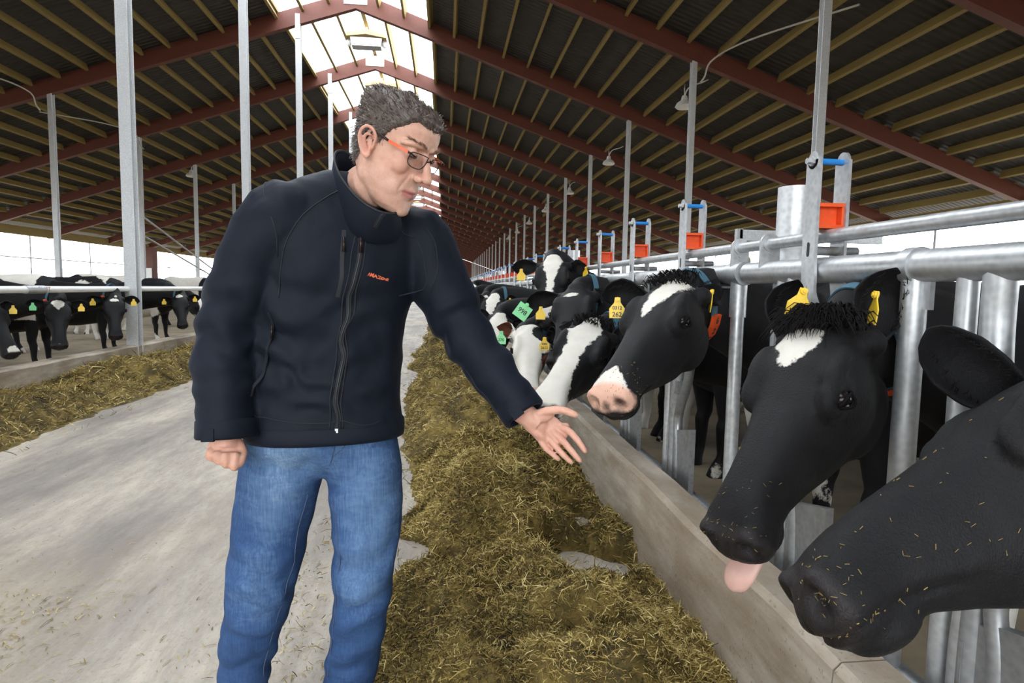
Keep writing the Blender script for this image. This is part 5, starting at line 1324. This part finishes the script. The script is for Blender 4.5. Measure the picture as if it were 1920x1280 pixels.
surf_line('chest_pocket_zip', [(-0.217, 1.420, 1.330), (-0.222, 1.420, 1.277), (-0.229, 1.420, 1.218), (-0.239, 1.420, 1.166)], 0, M['zip'], .0016, None, 24, (.010, .002))
zp, zn = onto(W((-0.219, 1.420, 1.313)), .006); m = MB(); m.tube([zp, zp-np.array([.0, .001, .034])], [.0025, .004], 8); m.build('zip_pull', M['rim'], jk, True)
surf_line('side_pocket_zip', [(-0.393, 1.440, 1.137), (-0.402, 1.440, 1.070), (-0.416, 1.440, 1.009), (-0.429, 1.440, 0.942)], 0, M['zip'], .0016, None, 24, (.009, .002))
zp, zn = onto(W((-0.398, 1.440, 1.101)), .005); m = MB(); m.tube([zp, zp-np.array([.002, .001, .03])], [.0022, .0035], 8); m.build('zip_pull', M['rim'], jk, True)
surf_line('yoke_seam', [(-0.216, 1.480, 1.434), (-0.260, 1.460, 1.405), (-0.313, 1.430, 1.358), (-0.348, 1.430, 1.304), (-0.363, 1.440, 1.239), (-0.374, 1.450, 1.167)], .0014, M['seam'])
surf_line('yoke_seam', [(-0.114, 1.500, 1.360), (-0.082, 1.500, 1.336), (-0.062, 1.500, 1.292), (-0.056, 1.500, 1.222), (-0.075, 1.500, 1.171)], .0014, M['seam'])
surf_line('shoulder_seam', [(-0.259, 1.600, 1.487), (-0.338, 1.550, 1.470), (-0.400, 1.500, 1.439), (-0.403, 1.460, 1.418), (-0.376, 1.430, 1.333), (-0.372, 1.430, 1.262)], .0014, M['seam'])
surf_line('sleeve_seam', [(-0.046, 1.550, 1.341), (-0.014, 1.520, 1.288), (-0.025, 1.500, 1.223), (-0.049, 1.480, 1.172)], .0014, M['seam'])
surf_line('hem_seam', [(-0.442, 1.450, 0.899), (-0.378, 1.430, 0.888), (-0.281, 1.420, 0.881), (-0.186, 1.420, 0.883), (-0.104, 1.460, 0.892)], .0012, M['seam'], .0015)
surf_line('sleeve_stitch', [(0.035, 1.500, 0.990), (0.094, 1.480, 0.933), (0.145, 1.460, 0.878)], .001, M['seam'])
# embroidered name on the chest
tm = text_mesh('AMAZONE', .0145, M['logo'], .0005); tv = np_mesh(tm); tc = W((-0.120, 1.430, 1.217)); rx = norm((.93, .30, -.2)); ry = norm((-.05, .0, 1)); q = []
tv[:, 0] *= 0.076/(tv[:, 0].max()-tv[:, 0].min())
for x, y, z in tv:
    y2 = y+.18*0
    p = tc+rx*x+ry*(y)*.9+rx*y*.35; s_, n_ = onto(p, .0012+max(z, 0)*1.0); q.append(s_)
set_np(tm, np.array(q)); link('logo', tm, None, jk)
# ---- jeans
db = MB(); f_, l_ = frame(0, 0, 0, .15)
hips = [((-0.298, 1.575, 0.917), .165, .105), ((-0.300, 1.575, 0.856), .182, .118), ((-0.304, 1.575, 0.807), .186, .118), ((-0.306, 1.575, 0.773), .165, .10), ((-0.305, 1.575, 0.745), .12, .075), ((-0.301, 1.575, 0.724), .06, .05)]
db.loft([ring(W(c), l_, f_, hw, hd, 32, .85) for c, hw, hd in hips])
def leg(pts, R): P = spline([W(p) for p in pts], 26); db.tube(P, list(np.interp(np.linspace(0, 1, 26), np.linspace(0, 1, len(R)), R)), 24)
leg([(-0.400, 1.575, 0.802), (-0.410, 1.575, 0.719), (-0.427, 1.570, 0.624), (-0.442, 1.555, 0.519), (-0.456, 1.545, 0.427), (-0.486, 1.560, 0.307), (-0.506, 1.565, 0.190), (-0.520, 1.570, 0.056), (-0.529, 1.570, -0.025)], [.098, .101, .097, .09, .083, .072, .063, .066, .07])
leg([(-0.207, 1.565, 0.802), (-0.199, 1.560, 0.720), (-0.192, 1.545, 0.628), (-0.196, 1.530, 0.523), (-0.202, 1.515, 0.432), (-0.218, 1.530, 0.312), (-0.237, 1.540, 0.192), (-0.249, 1.550, 0.053), (-0.254, 1.550, -0.028)], [.093, .094, .087, .078, .071, .068, .065, .066, .07])
dme = remesh(db, .0065, 9, .55); v = np_mesh(dme); nn = np.empty(len(v)*3); dme.vertices.foreach_get('normal', nn); nn = nn.reshape(-1, 3)
dsp = .0035*vnoise(v*np.array([1, 1, .6]), 12, 8)+.0016*vnoise(v, 30, 9)
for cen, ax, rad, fr, am in (((-0.416, 1.460, 0.508), (.35, 0, .94), .13, 65, .007), ((-0.183, 1.440, 0.490), (-.4, 0, .92), .12, 65, .007), ((-0.302, 1.460, 0.766), (.6, 0, .8), .13, 60, .005), ((-0.228, 1.460, 0.752), (-.6, 0, .8), .12, 60, .0045), ((-0.469, 1.500, 0.272), (.3, 0, .95), .14, 70, .006), ((-0.228, 1.480, 0.259), (-.3, 0, .95), .13, 70, .005), ((-0.387, 1.460, 0.780), (.2, 0, .98), .1, 70, .003)):
    dsp = dsp+folds(v, None, norm(ax), W(cen), rad, fr, am, int(cen[2]*100) % 40)
v = v+nn*dsp[:, None]; set_np(dme, v)
fade = .27+.0*v[:, 0]
for cen, r, am in (((-0.394, 1.460, 0.703), .14, .42), ((-0.179, 1.460, 0.659), .13, .42), ((-0.429, 1.460, 0.456), .09, .2), ((-0.196, 1.440, 0.471), .08, .18), ((-0.360, 1.450, 0.833), .09, .18)): fade = fade+am*np.exp(-(np.linalg.norm((v-W(cen))*np.array([1.2, 1, .8]), axis=1)/r)**2)
for cen, r in (((-0.289, 1.500, 0.660), .1), ((-0.351, 1.500, 0.527), .07), ((-0.481, 1.500, 0.598), .05)): fade = fade-.2*np.exp(-(np.linalg.norm(v-W(cen), axis=1)/r)**2)
at = dme.attributes.new('fade', 'FLOAT', 'POINT'); at.data.foreach_set('value', fade.astype(np.float32))
jn = link('jeans', dme, M['denim'], man, True); jbv = bvh_of(dme)
surf_line('fly_seam', [(-0.250, 1.430, 0.847), (-0.252, 1.430, 0.812), (-0.266, 1.450, 0.771)], .0013, M['thread'], .0006, jn)
surf_line('fly_stitch', [(-0.223, 1.430, 0.842), (-0.226, 1.430, 0.818), (-0.240, 1.430, 0.802), (-0.254, 1.440, 0.794)], .0009, M['thread'], .0006, jn)
surf_line('inseam', [(-0.268, 1.500, 0.687), (-0.260, 1.480, 0.627), (-0.251, 1.470, 0.524), (-0.262, 1.480, 0.398), (-0.287, 1.500, 0.221)], .0013, M['thread'], .0006, jn)
surf_line('inseam', [(-0.309, 1.500, 0.681), (-0.327, 1.500, 0.614), (-0.356, 1.500, 0.514), (-0.403, 1.500, 0.393), (-0.437, 1.520, 0.216)], .0013, M['thread'], .0006, jn)
# ---- shoes (below the frame)
for an, yaw in ((RAN, -.25), (LAN, .3)):
    sx, sy = math.sin(yaw), -math.cos(yaw); m = MB(); secs = []
    for t, w, z0, z1 in ((-.09, .03, .0, .07), (-.07, .04, .0, .09), (0, .043, .0, .095), (.08, .05, .0, .07), (.15, .05, .0, .05), (.19, .035, .005, .035), (.205, .01, .012, .025)):
        c = np.array([an[0]+sx*t, an[1]+sy*t, (z0+z1)/2]); secs.append([tuple(c+np.array([-sy, sx, 0])*w*math.cos(k*2*PI/18)+np.array([0, 0, 1])*(z1-z0)/2*math.sin(k*2*PI/18)) for k in range(18)])
    m.loft(secs); m.build('shoe', plain('brown_leather', (.06, .03, .018), .5), man, True)
